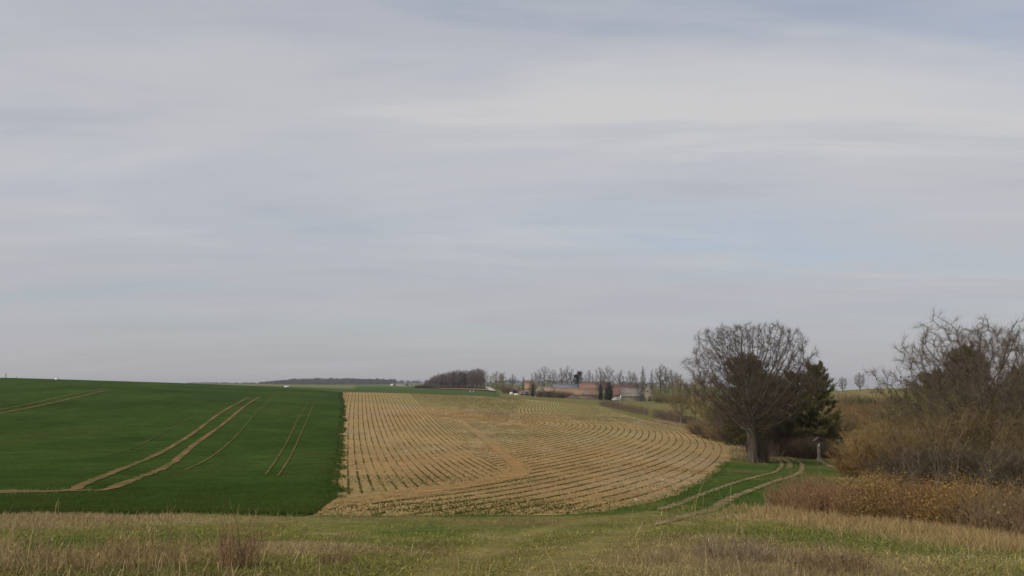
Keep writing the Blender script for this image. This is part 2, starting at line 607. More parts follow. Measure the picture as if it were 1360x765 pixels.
blob(30, 692, 4.5, 1.8, STRAW * 0.9, 0.9)
blob(140, 690, 3.5, 0.9, STRAW * 0.8, 0.6)
blob(110, 745, 1.6, 2.0, BROWN, 0.45); blob(230, 740, 1.2, 1.6, BROWN, 0.4)
blob(90, 720, 0.6, 1.0, GREEN, 0.7); blob(410, 730, 0.9, 0.8, STRAW, 0.8); blob(390, 725, 0.7, .4, STRAW, 0.8)
blob(470, 728, 0.5, 0.5, BROWN * 0.9, 0.8); blob(560, 735, 1.2, 0.7, BROWN, 0.6)
blob(560, 708, 1.2, 1.0, GREEN, 0.55); blob(270, 700, 2.2, 1.0, OLIVE * 0.9, 0.5); blob(600, 690, 3, .8, BROWN * 1.1, .45)
blob(700, 696, 1.2, 1.0, BROWN * 1.05, 0.7); blob(700, 684, 3.0, 0.5, GREEN * 1.0, 0.75); blob(790, 683, 1.5, .6, GREEN, .7)
blob(600, 683, 2.5, 0.35, GREEN, .6)
blob(740, 700, 1.5, 1.2, GREEN * 1.2, 0.5)
blob(560, 765, 2.0, 3.0, (0.155, 0.140, 0.042), 0.5)
blob(850, 735, 1.2, 3.2, (0.185, 0.155, 0.05), 0.6, -0.3)
blob(760, 745, 1.0, 3.2, (0.17, 0.15, 0.045), 0.5, -0.3)
blob(960, 745, 1.6, 2.4, STRAW * 0.75, 0.85); blob(1060, 750, 1.6, 1.6, STRAW * 0.85, 0.9)
blob(930, 720, 1.2, 1.3, STRAW * 0.6, 0.6)
for a, b, r in ((900, 645, 3.0), (930, 655, 3.2), (960, 630, 4), (985, 620, 5), (1000, 655, 4), (1030, 645, 4.5), (1010, 668, 2.6), (975, 672, 2.4), (1045, 640, 4), (1085, 625, 6), (1100, 618, 5), (1060, 600, 6), (1020, 612, 5), (870, 660, 2.2), (1040, 660, 2.2), (820, 676, 1.4)):
    blob(a, b, r, r, GREEN * 0.9, 0.95)
blob(1000, 690, 2.5, .7, STRAW * 0.8, 0.5)
for a, b in ((1075, 690), (1120, 694), (1180, 700), (1240, 706), (1300, 714), (1350, 722), (1400, 730)):
    blob(a, b, 1.7, 1.1, STRAW * 1.02, 0.9)
blob(1130, 722, 1.0, 0.7, GREEN, 0.7); blob(1290, 738, 1.2, 0.8, GREEN * 1.1, 0.5); blob(1060, 712, 1.6, .8, GREEN, .5)
blob(1340, 745, 1.0, 0.8, STRAW * 0.9, 0.6)
for a, b in ((905, 566), (930, 572), (955, 580), (975, 592), (985, 605), (870, 560)):
    blob(a, b, 2.6, 5.5, STRAW * 0.95, 0.85)
blob(1125, 600, 14, 14, (0.155, 0.15, 0.05), 0.9); blob(1160, 600, 14, 16, (0.20, 0.14, 0.065), 0.7)
blob(840, 545, 22, 45, (0.16, 0.145, 0.05), 0.9); blob(900, 550, 25, 60, (0.165, 0.15, 0.052), 0.9)
blob(1150, 530, 60, 60, (0.22, 0.18, 0.075), 0.9); blob(1250, 522, 60, 40, (0.235, 0.195, 0.08), 0.9); blob(1330, 540, 60, 80, (0.22, 0.18, 0.075), .9)


worn = [catmull(path_px([(868, 698), (838, 706), (800, 718), (765, 735), (735, 752), (705, 768)]), 6), catmull(path_px([(872, 680), (830, 685), (785, 690), (735, 700), (680, 716), (625, 738), (575, 765)]), 6)]


def gcolor(x, y):
    n1_ = fbm(x * 0.55, y * 0.55, 3, 4)[:, None]
    n2_ = fbm(x * 0.13 + 5, y * 0.13, 8, 3)[:, None]
    c = OLIVE * (0.75 + 0.5 * n2_)
    n3_ = fbm(x * 1.9 + 3, y * 1.3, 14, 3)[:, None]
    c = c + (GREEN * 1.15 - c) * smooth(0.50, 0.70, n1_ * 0.6 + n3_ * 0.4) * 0.75
    c = c + (STRAW * 0.9 - c) * smooth(0.43, 0.24, n1_ * 0.5 + n3_ * 0.5) * 0.8
    c = c + (BROWN * 0.8 - c) * smooth(0.60, 0.78, fbm(x * 1.1, y * 0.9 + 50, 19, 3))[:, None] * 0.6
    # distant plain: winter crops and a few bare strips
    far = smooth(230, 300, y)[:, None]
    fn = fbm(x * 0.004 + 3, y * 0.0035, 21, 2)[:, None]
    pl = np.where(fn > 0.52, np.array((0.085, 0.125, 0.040)), np.array((0.13, 0.155, 0.055)))
    band = ((y > 255) & (y < 545) & (x < -0.02 * y))[:, None]
    pl = np.where((x > -0.02 * y)[:, None] & (y < 520)[:, None], np.array((0.165, 0.150, 0.055)), pl)
    band &= (y < 385)[:, None] | (x > -0.2 * y)[:, None]
    pl = np.where((~band) & (y < 900)[:, None] & (x < -0.2 * y)[:, None], np.array((0.17, 0.175, 0.075)), pl)
    pl = np.where(band, np.array((0.068, 0.105, 0.032)), pl)
    c = c + (pl - c) * far
    for bx, by, rx, ry, rot, bc, k in blobs:
        dxx, dyy = x - bx, y - by
        ca, sa = math.cos(rot), math.sin(rot)
        q = ((dxx * ca + dyy * sa) / rx) ** 2 + ((-dxx * sa + dyy * ca) / ry) ** 2
        wgt = (k * np.exp(-q * 1.1) * np.clip(0.55 + 0.9 * n1_[:, 0], 0, 1.15))[:, None]
        c = c + (bc * (0.8 + 0.4 * n1_) - c) * np.clip(wgt, 0, 1)
    for p in worn:
        wk = np.zeros(len(x)); m = (y < 30) & (y > 4)
        wk[m] = np.exp(-(dist_poly(x[m], y[m], p) / 0.30) ** 2)
        c = c + (np.array((0.235, 0.195, 0.070)) * (0.75 + 0.5 * n3_) - c) * (wk * 0.75)[:, None]
    return np.clip(c, 0.004, 0.8)


# ------------------------------------------------------------------ ground sheet
cx0, cy0 = 0.0, -8.0
th = np.concatenate([np.linspace(-180, -62, 24, endpoint=False), np.linspace(-62, 62, 330, endpoint=False), np.linspace(62, 180, 25)])
th = np.radians(th)
rad = np.concatenate([[1.0, 4.0, 8.0], np.exp(np.linspace(math.log(10.5), math.log(6600), 330))])
TH, RA = np.meshgrid(th, rad)
gx = cx0 + np.sin(TH) * RA; gy = cy0 + np.cos(TH) * RA
gz = zfun(gx, gy)
nr, nc = gx.shape
idx = np.arange(nr * nc).reshape(nr, nc)
f = np.stack([idx[:-1, :-1], idx[:-1, 1:], idx[1:, 1:], idx[1:, :-1]], -1).reshape(-1, 4)[:, ::-1]
gv = np.stack([gx.ravel(), gy.ravel(), gz.ravel()], 1)
gcap = np.concatenate([gv, [[cx0, cy0, zg(cx0, cy0)]]])
tri = np.stack([idx[0, :-1], np.full(nc - 1, nr * nc), idx[0, 1:]], 1)
ground = mk('ground', gcap, [f, tri], MG, None, gcolor(gcap[:, 0], gcap[:, 1]), True)
tag(ground, 'rough olive meadow and far plain under the fields', 'ground', kind='structure')


# ------------------------------------------------------------------ draped fields
def drape(name, poly, off, mat, colf, du=0.011, db=0.03, edge_drop=0.03):
    poly = resample(np.concatenate([poly, poly[:1]]), n=700)[:-1] if False else poly
    # densify in (u, ln y)
    q = np.stack([poly[:, 0] / poly[:, 1], np.log(poly[:, 1])], 1)
    qs = []
    for i in range(len(q)):
        a, b = q[i], q[(i + 1) % len(q)]
        k = max(1, int(max(abs(b[0] - a[0]) / du, abs(b[1] - a[1]) / db)))
        for j in range(k):
            qs.append(a + (b - a) * j / k)
    qs = np.array(qs)
    lo, hi = qs.min(0), qs.max(0)
    gu = np.arange(lo[0], hi[0], du); gb = np.arange(lo[1], hi[1], db)
    uu, bb = np.meshgrid(gu, gb)
    uu = uu + (np.arange(len(gb)) % 2)[:, None] * du * 0.5
    uu, bb = uu.ravel(), bb.ravel()
    ins = inpoly(uu, bb, qs)
    dd = np.full(len(uu), 1e9)
    closed = np.concatenate([qs, qs[:1]]) / np.array([du, db])
    ins_i = np.where(ins)[0]
    dd = dist_poly(uu[ins_i] / du, bb[ins_i] / db, closed)
    ins_i = ins_i[dd > 0.45]
    pts = [Vector(p) for p in qs] + [Vector((uu[i], bb[i])) for i in ins_i]
    nb = len(qs)
    v, e, fc, *_ = delaunay_2d_cdt(pts, [], [list(range(nb))], 1, 1e-7)
    v = np.array([(p.x, p.y) for p in v])
    fc = np.array([t for t in fc if len(t) == 3])
    y = np.exp(v[:, 1]); x = v[:, 0] * y
    z = zfun(x, y) + off(y)
    db_ = dist_poly(v[:, 0] / du, v[:, 1] / db, closed)
    z = z - np.where(db_ < 0.05, off(y) + edge_drop, 0)
    # make faces point up
    a, b, c = fc[:, 0], fc[:, 1], fc[:, 2]
    cr = (x[b] - x[a]) * (y[c] - y[a]) - (x[c] - x[a]) * (y[b] - y[a])
    fc[cr < 0] = fc[cr < 0][:, ::-1]
    return mk(name, np.stack([x, y, z], 1), fc, mat, None, colf(x, y), True)


def tan_col(x, y):
    n = fbm(x * 0.14, y * 0.05, 31, 4)[:, None]
    m = fbm(x * 0.06 + 9, y * 0.022, 37, 3)[:, None]
    weed = np.array((0.265, 0.222, 0.092))
    c = SOIL * (0.86 + 0.28 * n)
    red = np.array((0.325, 0.196, 0.084))
    c = c + (red - c) * smooth(0.45, 0.68, m) * 0.55
    pale = np.array((0.36, 0.265, 0.155))
    c = c + (pale - c) * smooth(0.5, 0.3, n) * 0.6
    c = c + (weed - c) * smooth(0.52, 0.30, m) * 0.35
    # weedy wet band across the upper field
    xw = x - (y - 200) * 0.05
    wb = smooth(140, 178, y + 0.45 * x + 26 * (n[:, 0] - 0.5)) * smooth(345, 245, y + 12 * (n[:, 0] - .5)) * smooth(-52, -20, x)
    wk = np.clip(wb * (0.55 + 0.7 * m[:, 0]), 0, 0.88)[:, None]
    c = c + (weed - c) * wk
    # greener lower corner
    lk = (smooth(44, 25, y) * 0.5 * smooth(0.4, 0.65, n[:, 0]))[:, None]
    c = c + (weed - c) * lk
    return c


def wheat_col(x, y):
    n = fbm(x * 0.10, y * 0.05, 51, 5)[:, None]
    m = fbm(x * 0.35, y * 0.2, 57, 3)[:, None]
    c = WHEAT * (0.62 + 0.76 * n) * (0.8 + 0.4 * m)
    c = c + (np.array((0.062, 0.086, 0.020)) - c) * (smooth(26, 19, y)[:, None] * 0.6)
    c = c + (np.array((0.058, 0.068, 0.018)) - c) * smooth(0.55, 0.78, n) * 0.5
    return c


tan = drape('seedling_field', tan_poly, lambda y: 0.012 + 0.0005 * y, MSOIL, tan_col, edge_drop=-0.006)
tag(tan, 'tan tilled field with curving rows of seedlings', 'field', kind='structure')
wheat = drape('wheat_field', wheat_poly, lambda y: 0.07 + 0.0008 * y, MWHEAT, wheat_col, 0.016, 0.03, -0.02)
tag(wheat, 'dark green field of young wheat', 'field', kind='structure')


def off_of(x, y):
    w = inpoly(x, y, wheat_poly); t = inpoly(x, y, tan_poly)
    return np.where(w, 0.07 + 0.0008 * y, np.where(t, 0.03 + 0.0006 * y, 0.0))


# ------------------------------------------------------------------ bare strips (ruts, tramlines)
def strip(name, line, width, lift, mat, colf, label=None, jit=0.35, kind='structure', seed=1, ds=None, taper=True, cat='track'):
    P = resample(catmull(line, 8), ds or 0.25)
    n = len(P)
    T = np.gradient(P, axis=0); T /= np.linalg.norm(T, axis=1, keepdims=True) + 1e-9
    Nn = np.stack([-T[:, 1], T[:, 0]], 1)
    d = np.arange(n) * (ds or 0.25)
    wl = width * 0.5 * (1 - jit + 2 * jit * fbm(d * 1.7, d * 0 + seed, seed, 3)) * (1 + jit * rng.normal(0, 0.22, n))
    wr = width * 0.5 * (1 - jit + 2 * jit * fbm(d * 1.7, d * 0 + seed + 40, seed + 5, 3)) * (1 + jit * rng.normal(0, 0.22, n))
    if taper:
        e = np.minimum(np.arange(n), np.arange(n)[::-1]) * (ds or 0.25)
        k = np.clip(e / min(width * 4, 3.0), 0.04, 1); wl = wl * k; wr = wr * k
    cols = []
    for s in (-1, -0.5, 0, 0.5, 1):
        w = np.where(s < 0, wl, wr)
        cols.append(P + Nn * (w * s)[:, None])
    X = np.stack(cols, 1)
    x, y = X[..., 0].ravel(), X[..., 1].ravel()
    base = zfun(x, y)
    lf = lift(y) if callable(lift) else lift
    z = base + lf
    idx = np.arange(n * 5).reshape(n, 5)
    f = np.stack([idx[:-1, :-1], idx[:-1, 1:], idx[1:, 1:], idx[1:, :-1]], -1).reshape(-1, 4)
    # faces upwards
    a = X[1, 0] - X[0, 0]; b = X[0, 4] - X[0, 0]
    if b[0] * a[1] - b[1] * a[0] < 0:
        f = f[:, ::-1]
    o = mk(name, np.stack([x, y, z], 1), f, mat, None, colf(x, y), True)
    tag(o, label, cat, kind=kind)
    return o, P


def rut_col(x, y):
    n = fbm(x * 0.8, y * 0.8, 71, 3)[:, None]
    c = np.array((0.32, 0.235, 0.135)) * (0.75 + 0.45 * n)
    c = c + (np.array((0.19, 0.13, 0.075)) - c) * smooth(0.55, 0.75, n) * 0.7
    k = fbm(x * 4.5, y * 3.0, 74, 3)[:, None]
    return c + (np.array((0.13, 0.125, 0.045)) - c) * smooth(0.45, 0.75, k + 0.12 * smooth(34, 24, y)[:, None]) * 0.7


ruts = []
lf_rut = lambda y: 0.010 + 0.0003 * y
o, p = strip('path', path_px([(872, 679), (900, 669.4), (935, 656), (970.6, 643), (1006, 633), (1027, 628), (1036, 622), (1037.6, 614.7), (1030.6, 607.6), (1016.5, 603), (1000, 598)]), 0.30, lf_rut, MRUT, rut_col, 'inner wheel rut of the dirt track, nearer the big bare tree', seed=3)
ruts.append(p)
o, p = strip('path', path_px([(868, 699), (900, 688), (944, 677), (970.6, 662), (1006, 648), (1032, 638.5), (1055, 631.5), (1065, 623.5), (1064, 614.7), (1053.5, 610), (1034, 601.5), (1016.5, 595), (1000, 590)]), 0.34, lf_rut, MRUT, rut_col, 'outer wheel rut of the dirt track, nearer the roofed post', seed=9)
ruts.append(p)
o, p = strip('path', path_px([(1034, 606.8), (1043, 611), (1049, 616), (1048, 621.5), (1040, 623.5)]), 0.4, lf_rut, MRUT, rut_col, 'short worn loop between the two wheel ruts', seed=14)
ruts.append(p)
o, p = strip('path', path_px([(1084, 608), (1092, 614), (1100, 618), (1108, 622)]), 0.5, lf_rut, MRUT, rut_col, 'worn footpath leading down from the roofed post', seed=15)
ruts.append(p)
o, p = strip('path', np.array([at(1085, 113)[:2], at(1108, 115)[:2], at(1125, 116)[:2], at(1145, 116)[:2], at(1200, 112)[:2], at(1300, 108)[:2]]), 1.9, lambda y: 0.08, MRUT, lambda x, y: np.tile(np.array((0.55, 0.45, 0.31)), (len(x), 1)), 'pale gravel lane crossing the foot of the far slope', seed=16, ds=0.6)
o, p = strip('path', path_px([(812, 684), (835, 682.5), (856, 683), (868, 682)]), 0.5, lf_rut, MRUT, lambda x, y: rut_col(x, y) * 0.85, 'scuffed bare patch beside the corner of the seedling field', seed=17)


def tram_col(x, y):
    n = (0.5 * fbm(x * 0.5, y * 0.25, 81, 3) + 0.5 * fbm(x * 4.0, y * 1.5, 83, 2))[:, None]
    c = np.array((0.245, 0.150, 0.072)) * (0.8 + 0.4 * n)
    return c + (np.array((0.085, 0.098, 0.03)) - c) * smooth(0.36, 0.62, n) * 0.85


trams = []
lf_w = lambda y: 0.085 + 0.0012 * y
TR = [
    ([(-60, 659), (0, 658), (60, 657), (95, 655), (115, 645), (160, 627), (205, 608), (250, 582), (290, 552), (318, 536), (330, 529)], 0.55, 'left tramline of the widest pair curving through the wheat'),
    ([(-120, 660), (-40, 659), (0, 658.5), (45, 657.5), (80, 657), (125, 655)], 2.6, 'straw brown turning patch where the wheat tramlines start'),
    ([(105, 657), (140, 655), (180, 640), (222, 622), (262, 590), (300, 562), (328, 539), (345, 529)], 0.6, 'right tramline of the widest pair curving through the wheat'),
    ([(243, 629), (280, 610), (310, 585), (340, 550), (362, 531)], 0.2, 'thin tramline right of the widest wheat tramlines'),
    ([(140, 608), (180, 596), (215, 578), (260, 553), (297, 532)], 0.15, 'faint thin tramline left of the widest wheat tramlines'),
    ([(352, 634), (375, 600), (395, 560), (409, 537)], 0.17, 'left one of two thin tramlines near the bare field'),
    ([(368, 637), (384, 612), (398, 582), (408, 558), (417, 536)], 0.16, 'right one of two thin tramlines near the bare field'),
    ([(-40, 561), (0, 551), (50, 541), (100, 530), (146, 519)], 1.0, 'lower brown tramline high on the wheat slope'),
    ([(-40, 554), (0, 546), (40, 538), (90, 527), (140, 518)], 0.8, 'upper brown tramline high on the wheat slope'),
]
for i, (pts, w, lab) in enumerate(TR):
    if i in (0, 2):
        cf = tram_col
    elif i == 1:
        cf = lambda x, y: tram_col(x, y) * 0.6 + np.array((0.10, 0.075, 0.03))
    elif i < 7:
        cf = lambda x, y: tram_col(x, y) * 0.62 + np.array((0.022, 0.034, 0.009))
    else:
        cf = lambda x, y: tram_col(x, y) * 0.7 + np.array((0.012, 0.026, 0.006))
    o, p = strip('wheel_track', path_px(pts), w * 0.68, lf_w, MRUT, cf, lab, 0.5, seed=20 + i, ds=0.4)
    trams.append((p, w))
lf_t = lambda y: 0.020 + 0.0008 * y
o, p = strip('wheel_track', path_px([(425, 684), (432, 675), (446, 668), (500, 661), (560, 653), (630, 642), (672, 634), (690, 627), (686, 619), (670, 605), (640, 580), (608, 558)]), 0.9, lf_t, MRUT, lambda x, y: tan_col(x, y) * np.array((1.0, .94, .90)), 'bare wheel track bending through the seedling rows', 0.4, seed=33)
band1 = p
o, p = strip('wheel_track', path_px([(432, 680), (450, 674), (520, 664), (590, 653), (650, 642), (690, 633), (703, 625)]), 0.6, lf_t, MRUT, lambda x, y: tan_col(x, y) * np.array((1.0, .95, .9)), 'bare wheel track ending at the bend of the seedling rows', 0.4, seed=34)
band2 = p

# ------------------------------------------------------------------ seedling rows
Pb = resample(R_edge, 0.5)
# direction continues straight at both ends
def extend(P, a, b):
    t0 = P[0] - P[8]; t0 /= np.linalg.norm(t0)
    t1 = P[-1] - P[-12]; t1 /= np.linalg.norm(t1)
    A = P[0] + t0 * np.linspace(a, 0.5, int(a / 0.5))[:, None]
    B = P[-1] + t1 * np.linspace(0.5, b, int(b / 0.5))[:, None]
    return np.concatenate([A, P, B])


# heading of the near leg is that of the verge between the corner and the bend
i0 = np.argmin(np.abs(Pb[:, 1] - 24)); Pn = Pb[i0:]
hd = np.array([-5.0, -14.0]); hd /= np.linalg.norm(hd)
A = Pn[0] + hd * np.linspace(16, 0.5, 32)[:, None]
Pn = np.concatenate([A, Pn])
for _ in range(40):
    Pn[1:-1] = 0.5 * Pn[1:-1] + 0.25 * (Pn[:-2] + Pn[2:])
T = np.gradient(Pn, axis=0); T /= np.linalg.norm(T, axis=1, keepdims=True)
Nl = np.stack([-T[:, 1], T[:, 0]], 1)        # to the left of travel
rows = []
for k in range(30):
    d = 0.9 + k * 0.78
    Q = Pn + Nl * d
    dd = dist_poly(Q[:, 0], Q[:, 1], Pn)
    Q = Q[dd > d - 0.08]
    if d > 8.3:
        Q = Q[Q[:, 1] > 38 + (d - 8.6) / 0.45]
    rows.append((Q, d))
Pn_s = Pn[::3]
hb = np.array([-0.137, 1.0]); hb /= np.linalg.norm(hb); nb_ = np.array([-hb[1], hb[0]])
start = np.array([0.6, 38.0])
for k in range(-95, 74):
    base = start + nb_ * (k * 0.43)
    hq = np.array([-0.152 - min(0.055, 0.0027 * max(k, 0)), 1.0]); hq /= np.linalg.norm(hq)
    t = np.arange(-30, 290, 0.5)
    wob = 0.25 * np.sin(t * 0.02 + 0.3)
    Q = base + hq * t[:, None] + nb_ * wob[:, None]
    Q = Q[Q[:, 1] > 17]
    dd = dist_poly(Q[:, 0], Q[:, 1], Pn_s)
    ok = dd > np.minimum(23.8, 8.6 + np.clip(Q[:, 1] - 38, 0, 99) * 0.45)
    rows.append((Q[ok], 99))
RV = MB()
pp, fam = [], []
for Q, d in rows:
    if len(Q) < 6:
        continue
    # drop jumps
    seg = np.linalg.norm(np.diff(Q, axis=0), axis=1)
    cuts = np.where(seg > 3)[0] + 1
    for piece in np.split(Q, cuts):
        if len(piece) < 6:
            continue
        # adaptive spacing
        S = resample(piece, 0.036)
        keep = rng.random(len(S)) < np.clip(34.0 / S[:, 1], 0.12, 1.0)
        S = S[keep]
        x, y = S[:, 0], S[:, 1]
        ins = inpoly(x, y, tan_poly)
        S = S[ins]; x, y = S[:, 0], S[:, 1]
        if not len(S):
            continue
        gap = fbm(x * 0.8, y * 0.22, 91, 3) + 0.7 * (fbm(x * 0.07, y * 0.02, 95, 3) - 0.5)
        pr = 0.16 + smooth(0.28, 0.58, gap) * 0.66
        pr = np.where(d < 90, np.clip(pr * 1.25 + 0.12, 0, 0.97), pr * 0.9)
        pr *= np.where(d < 3, 0.55, 1.0)
        pr *= 1 - 0.9 * (dist_poly(x, y, band1[::4]) < 0.6) - 0.0
        pr *= np.where(y > 150, 0.5, 1.0)
        kp = rng.random(len(S)) < pr
        S = S[kp]
        pp.append(S); fam.append(np.full(len(S), d < 90))
S = np.concatenate(pp); fam = np.concatenate(fam)
S = S + rng.normal(0, 0.014, S.shape)
# scattered weeds and volunteers between the rows
q = 60000
lu = np.exp(rng.uniform(math.log(18), math.log(280), q)); wx = rng.uniform(-0.26, 0.36, q) * lu
ins = inpoly(wx, lu, tan_poly)
wx, lu = wx[ins], lu[ins]
wn = fbm(wx * 0.2, lu * 0.15, 101, 3)
kp = rng.random(len(wx)) < smooth(0.45, 0.75, wn) * 0.8 * np.where(lu > 110, 0.3, 1.0)
S2 = np.stack([wx[kp], lu[kp]], 1)
S = np.concatenate([S, S2]); fam = np.concatenate([fam, np.zeros(len(S2), bool)])
y = S[:, 1]
P3 = np.stack([S[:, 0], y, zfun(S[:, 0], y) + 0.008 + 0.0005 * y], 1)
P3 = np.repeat(P3, 3, 0)
P3[:, :2] += rng.normal(0, 0.016, (len(P3), 2))
n = len(P3); y3 = P3[:, 1]
c = np.where(np.repeat(fam, 3)[:, None], np.array((0.070, 0.086, 0.020)), np.array((0.088, 0.088, 0.025))) * rng.uniform(0.65, 1.35, (n, 1)) + rng.uniform(0, 0.022, (n, 1)) * np.array((1, .7, .2))
sc = 1 + np.clip(y3 - 40, 0, 250) / 130 + 0.5 * np.repeat(fam, 3)
v, f, cc = blades(P3, rng.uniform(0.03, 0.065, n) * (1 + np.clip(y3 - 25, 0, 240) / 110), rng.uniform(0.012, 0.022, n) * (sc + 0.5), rng.uniform(0.2, 0.9, n), col=c, seg=1)
o = mk('seedling_rows', v, f, MGRASS, None, cc)
tag(o, 'dark green seedlings growing in curving rows on tan soil', 'seedlings', kind='stuff')
print('seedling blades', n)

# clods
q = 15000
lu = np.exp(rng.uniform(math.log(18), math.log(120), q)); wx = rng.uniform(-0.3, 0.36, q) * lu
ins = inpoly(wx, lu, tan_poly); wx, lu = wx[ins], lu[ins]
n = len(wx)
cv = np.array([(1, 0, 0), (-.5, .87, 0), (-.5, -.87, 0), (0.1, 0, 0.8)])
cf = np.array([(0, 1, 3), (1, 2, 3), (2, 0, 3)])
sz = rng.uniform(0.02, 0.055, n) * (1 + lu / 90)
ang = rng.uniform(0, 6.28, n)
R = np.stack([np.cos(ang), -np.sin(ang), np.sin(ang), np.cos(ang)], 1).reshape(-1, 2, 2)
vv = np.tile(cv, (n, 1, 1)) * sz[:, None, None]
vv[..., :2] = np.einsum('nij,nkj->nki', R, vv[..., :2])
vv += np.stack([wx, lu, zfun(wx, lu) + 0.006 + 0.0005 * lu], 1)[:, None]
ff = (np.arange(n)[:, None, None] * 4 + cf[None]).reshape(-1, 3)
o = mk('soil_clods', vv.reshape(-1, 3), ff, MSOIL, None, np.repeat(tan_col(wx, lu) * rng.uniform(0.75, 1.2, (n, 1)), 4, 0))
tag(o, 'small clods lying over the tilled tan soil', 'clods', kind='stuff')

# ------------------------------------------------------------------ wheat blades
q = 330000
b = rng.uniform(0, 1, q)
yv = 1 / (1 / 17.5 + b * (1 / 110 - 1 / 17.5))
xv = rng.uniform(-0.80, -0.18, q) * yv
ins = inpoly(xv, yv, wheat_poly); xv, yv = xv[ins], yv[ins]
ok = np.ones(len(xv), bool)
for p, w in trams:
    ok &= dist_poly(xv, yv, p[::5]) > w * 0.42 * rng.uniform(0.5, 1.3, len(xv))
xv, yv = xv[ok], yv[ok]
n = len(xv)
P3 = np.stack([xv, yv, zfun(xv, yv) + 0.03], 1)
c = wheat_col(xv, yv) * rng.uniform(0.7, 1.9, (n, 1)) * np.array([1.0, 1.0, 0.95]) + rng.uniform(0, .012, (n, 1)) * np.array((1, .8, .2))
v, f, cc = blades(P3, rng.uniform(0.05, 0.11, n) + 0.0005 * yv, rng.uniform(0.010, 0.017, n) * (1 + yv / 60), rng.uniform(0.1, 0.9, n), col=c, seg=1)
o = mk('wheat_blades', v, f, MGRASS, None, cc)
tag(o, 'short dark green wheat blades covering the left field', 'wheat', kind='stuff')

# ------------------------------------------------------------------ meadow grass
def sample_meadow(q, y0, y1, u0=-0.8, u1=0.8, pw=1.0):
    b = rng.uniform(0, 1, q)
    yv = 1 / (1 / y0 + b * (1 / y1 - 1 / y0))
    xv = rng.uniform(u0, u1, q) * yv
    ok = ~inpoly(xv, yv, wheat_poly) & ~inpoly(xv, yv, tan_poly)
    for p in ruts:
        ok &= dist_poly(xv, yv, p[::4]) > 0.15 * rng.uniform(0.2, 1.5, q)
    return xv[ok], yv[ok]


xv, yv = sample_meadow(600000, 5.4, 75, -0.82, 0.92)
tn = fbm(xv * 1.3, yv * 1.3, 111, 3)
tuft = fbm(xv * 3.1, yv * 3.1, 115, 2)
kp = rng.random(len(xv)) < 0.35 + 0.9 * tuft
xv, yv, tn = xv[kp], yv[kp], tn[kp]
n = len(xv)
gc = gcolor(xv, yv)
grn = gc[:, 1] / (gc[:, 0] + 1e-6)
c = gc * np.exp(rng.normal(0.34, 0.45, (n, 1))) * np.array((1.0, 1.0, 0.88))
st = rng.random(n) < np.where(grn > 1.2, 0.05, 0.15)
c[st] = STRAW * rng.uniform(0.6, 1.25, (st.sum(), 1))
gr = rng.random(n) < 0.2
c[gr] = c[gr] * 0.4 + GREEN * rng.uniform(0.6, 1.3, (gr.sum(), 1)) * 0.7
hgt = (0.03 + 0.075 * tn) * rng.uniform(0.5, 1.5, n)
hgt = np.where(grn > 1.2, hgt * 0.85, hgt)
for p in worn:
    hgt = hgt * (1 - 0.6 * np.exp(-(dist_poly(xv, yv, p) / 0.32) ** 2))
hgt = hgt * np.where((xv / yv > -0.25) & (xv / yv < 0.2), 0.75, 1.0)
P3 = np.stack([xv, yv, zfun(xv, yv) - 0.01], 1)
near = yv < 14
for nm, sel, sg in (('meadow_grass', near, 2), ('verge_grass', ~near, 1)):
    k = sel.sum()
    v, f, cc = blades(P3[sel], hgt[sel], rng.uniform(0.0028, 0.0055, k) * (1 + yv[sel] / 12), rng.uniform(0.5, 2.2, k), col=c[sel], seg=sg)
    o = mk(nm, v, f, MGRASS, None, cc)
    tag(o, 'matted olive and straw meadow grass along the foreground' if sel is near else 'short green grass on the verges beside the track', 'grass', kind='stuff')
print('grass', n)

def edge_blades(name, lines, cf, h0, h1, dens, label, lift=0.0, cat='grass'):
    X, Y = [], []
    for p, w in lines:
        n = int(len(p) * dens)
        i = rng.integers(0, len(p) - 1, n)
        T = norm2(np.gradient(p, axis=0))
        Nn = np.stack([-T[:, 1], T[:, 0]], 1)
        off = rng.choice([-1, 1], n) * (w * 0.5 + rng.normal(0, 0.05 + w * 0.16, n))
        q = p[i] + (p[i + 1] - p[i]) * rng.random((n, 1)) + Nn[i] * off[:, None]
        X.append(q[:, 0]); Y.append(q[:, 1])
    X, Y = np.concatenate(X), np.concatenate(Y)
    n = len(X)
    c = cf(X, Y) * rng.uniform(0.7, 1.9, (n, 1))
    v, f, cc = blades(np.stack([X, Y, zfun(X, Y) + lift], 1), rng.uniform(h0, h1, n), rng.uniform(0.006, 0.011, n) * (1 + Y / 22), rng.uniform(0.3, 1.6, n), col=c, seg=1)
    o = mk(name, v, f, MGRASS, None, cc)
    tag(o, label, cat, kind='stuff')


def norm2(v):
    return v / (np.linalg.norm(v, axis=1, keepdims=True) + 1e-9)


edge_blades('rut_grass', [(ruts[0], 0.30), (ruts[1], 0.34), (ruts[2], 0.36), (ruts[3], 0.4)], gcolor, 0.03, 0.10, 34, 'short grass creeping over the edges of the wheel ruts')
edge_blades('wheat_edge', [(p, w * 0.68) for p, w in trams], wheat_col, 0.04, 0.10, 48, 'wheat blades leaning over the edges of the tramlines', 0.06, 'wheat')
tp_ = trams[1][0]
edge_blades('dry_grass', [(tp_, 0.1), (tp_, 0.8), (tp_, 1.4), (tp_, 1.8)], lambda x, y: np.tile(STRAW * 0.62, (len(x), 1)), 0.10, 0.20, 20, 'straw brown trampled growth where the wheat tramlines turn', 0.05)
edge_blades('wheat_edge', [(resample(L_edge, 0.3), 0.25)], wheat_col, 0.06, 0.16, 40, 'ragged wheat edge against the bare tilled field', 0.02, 'wheat')

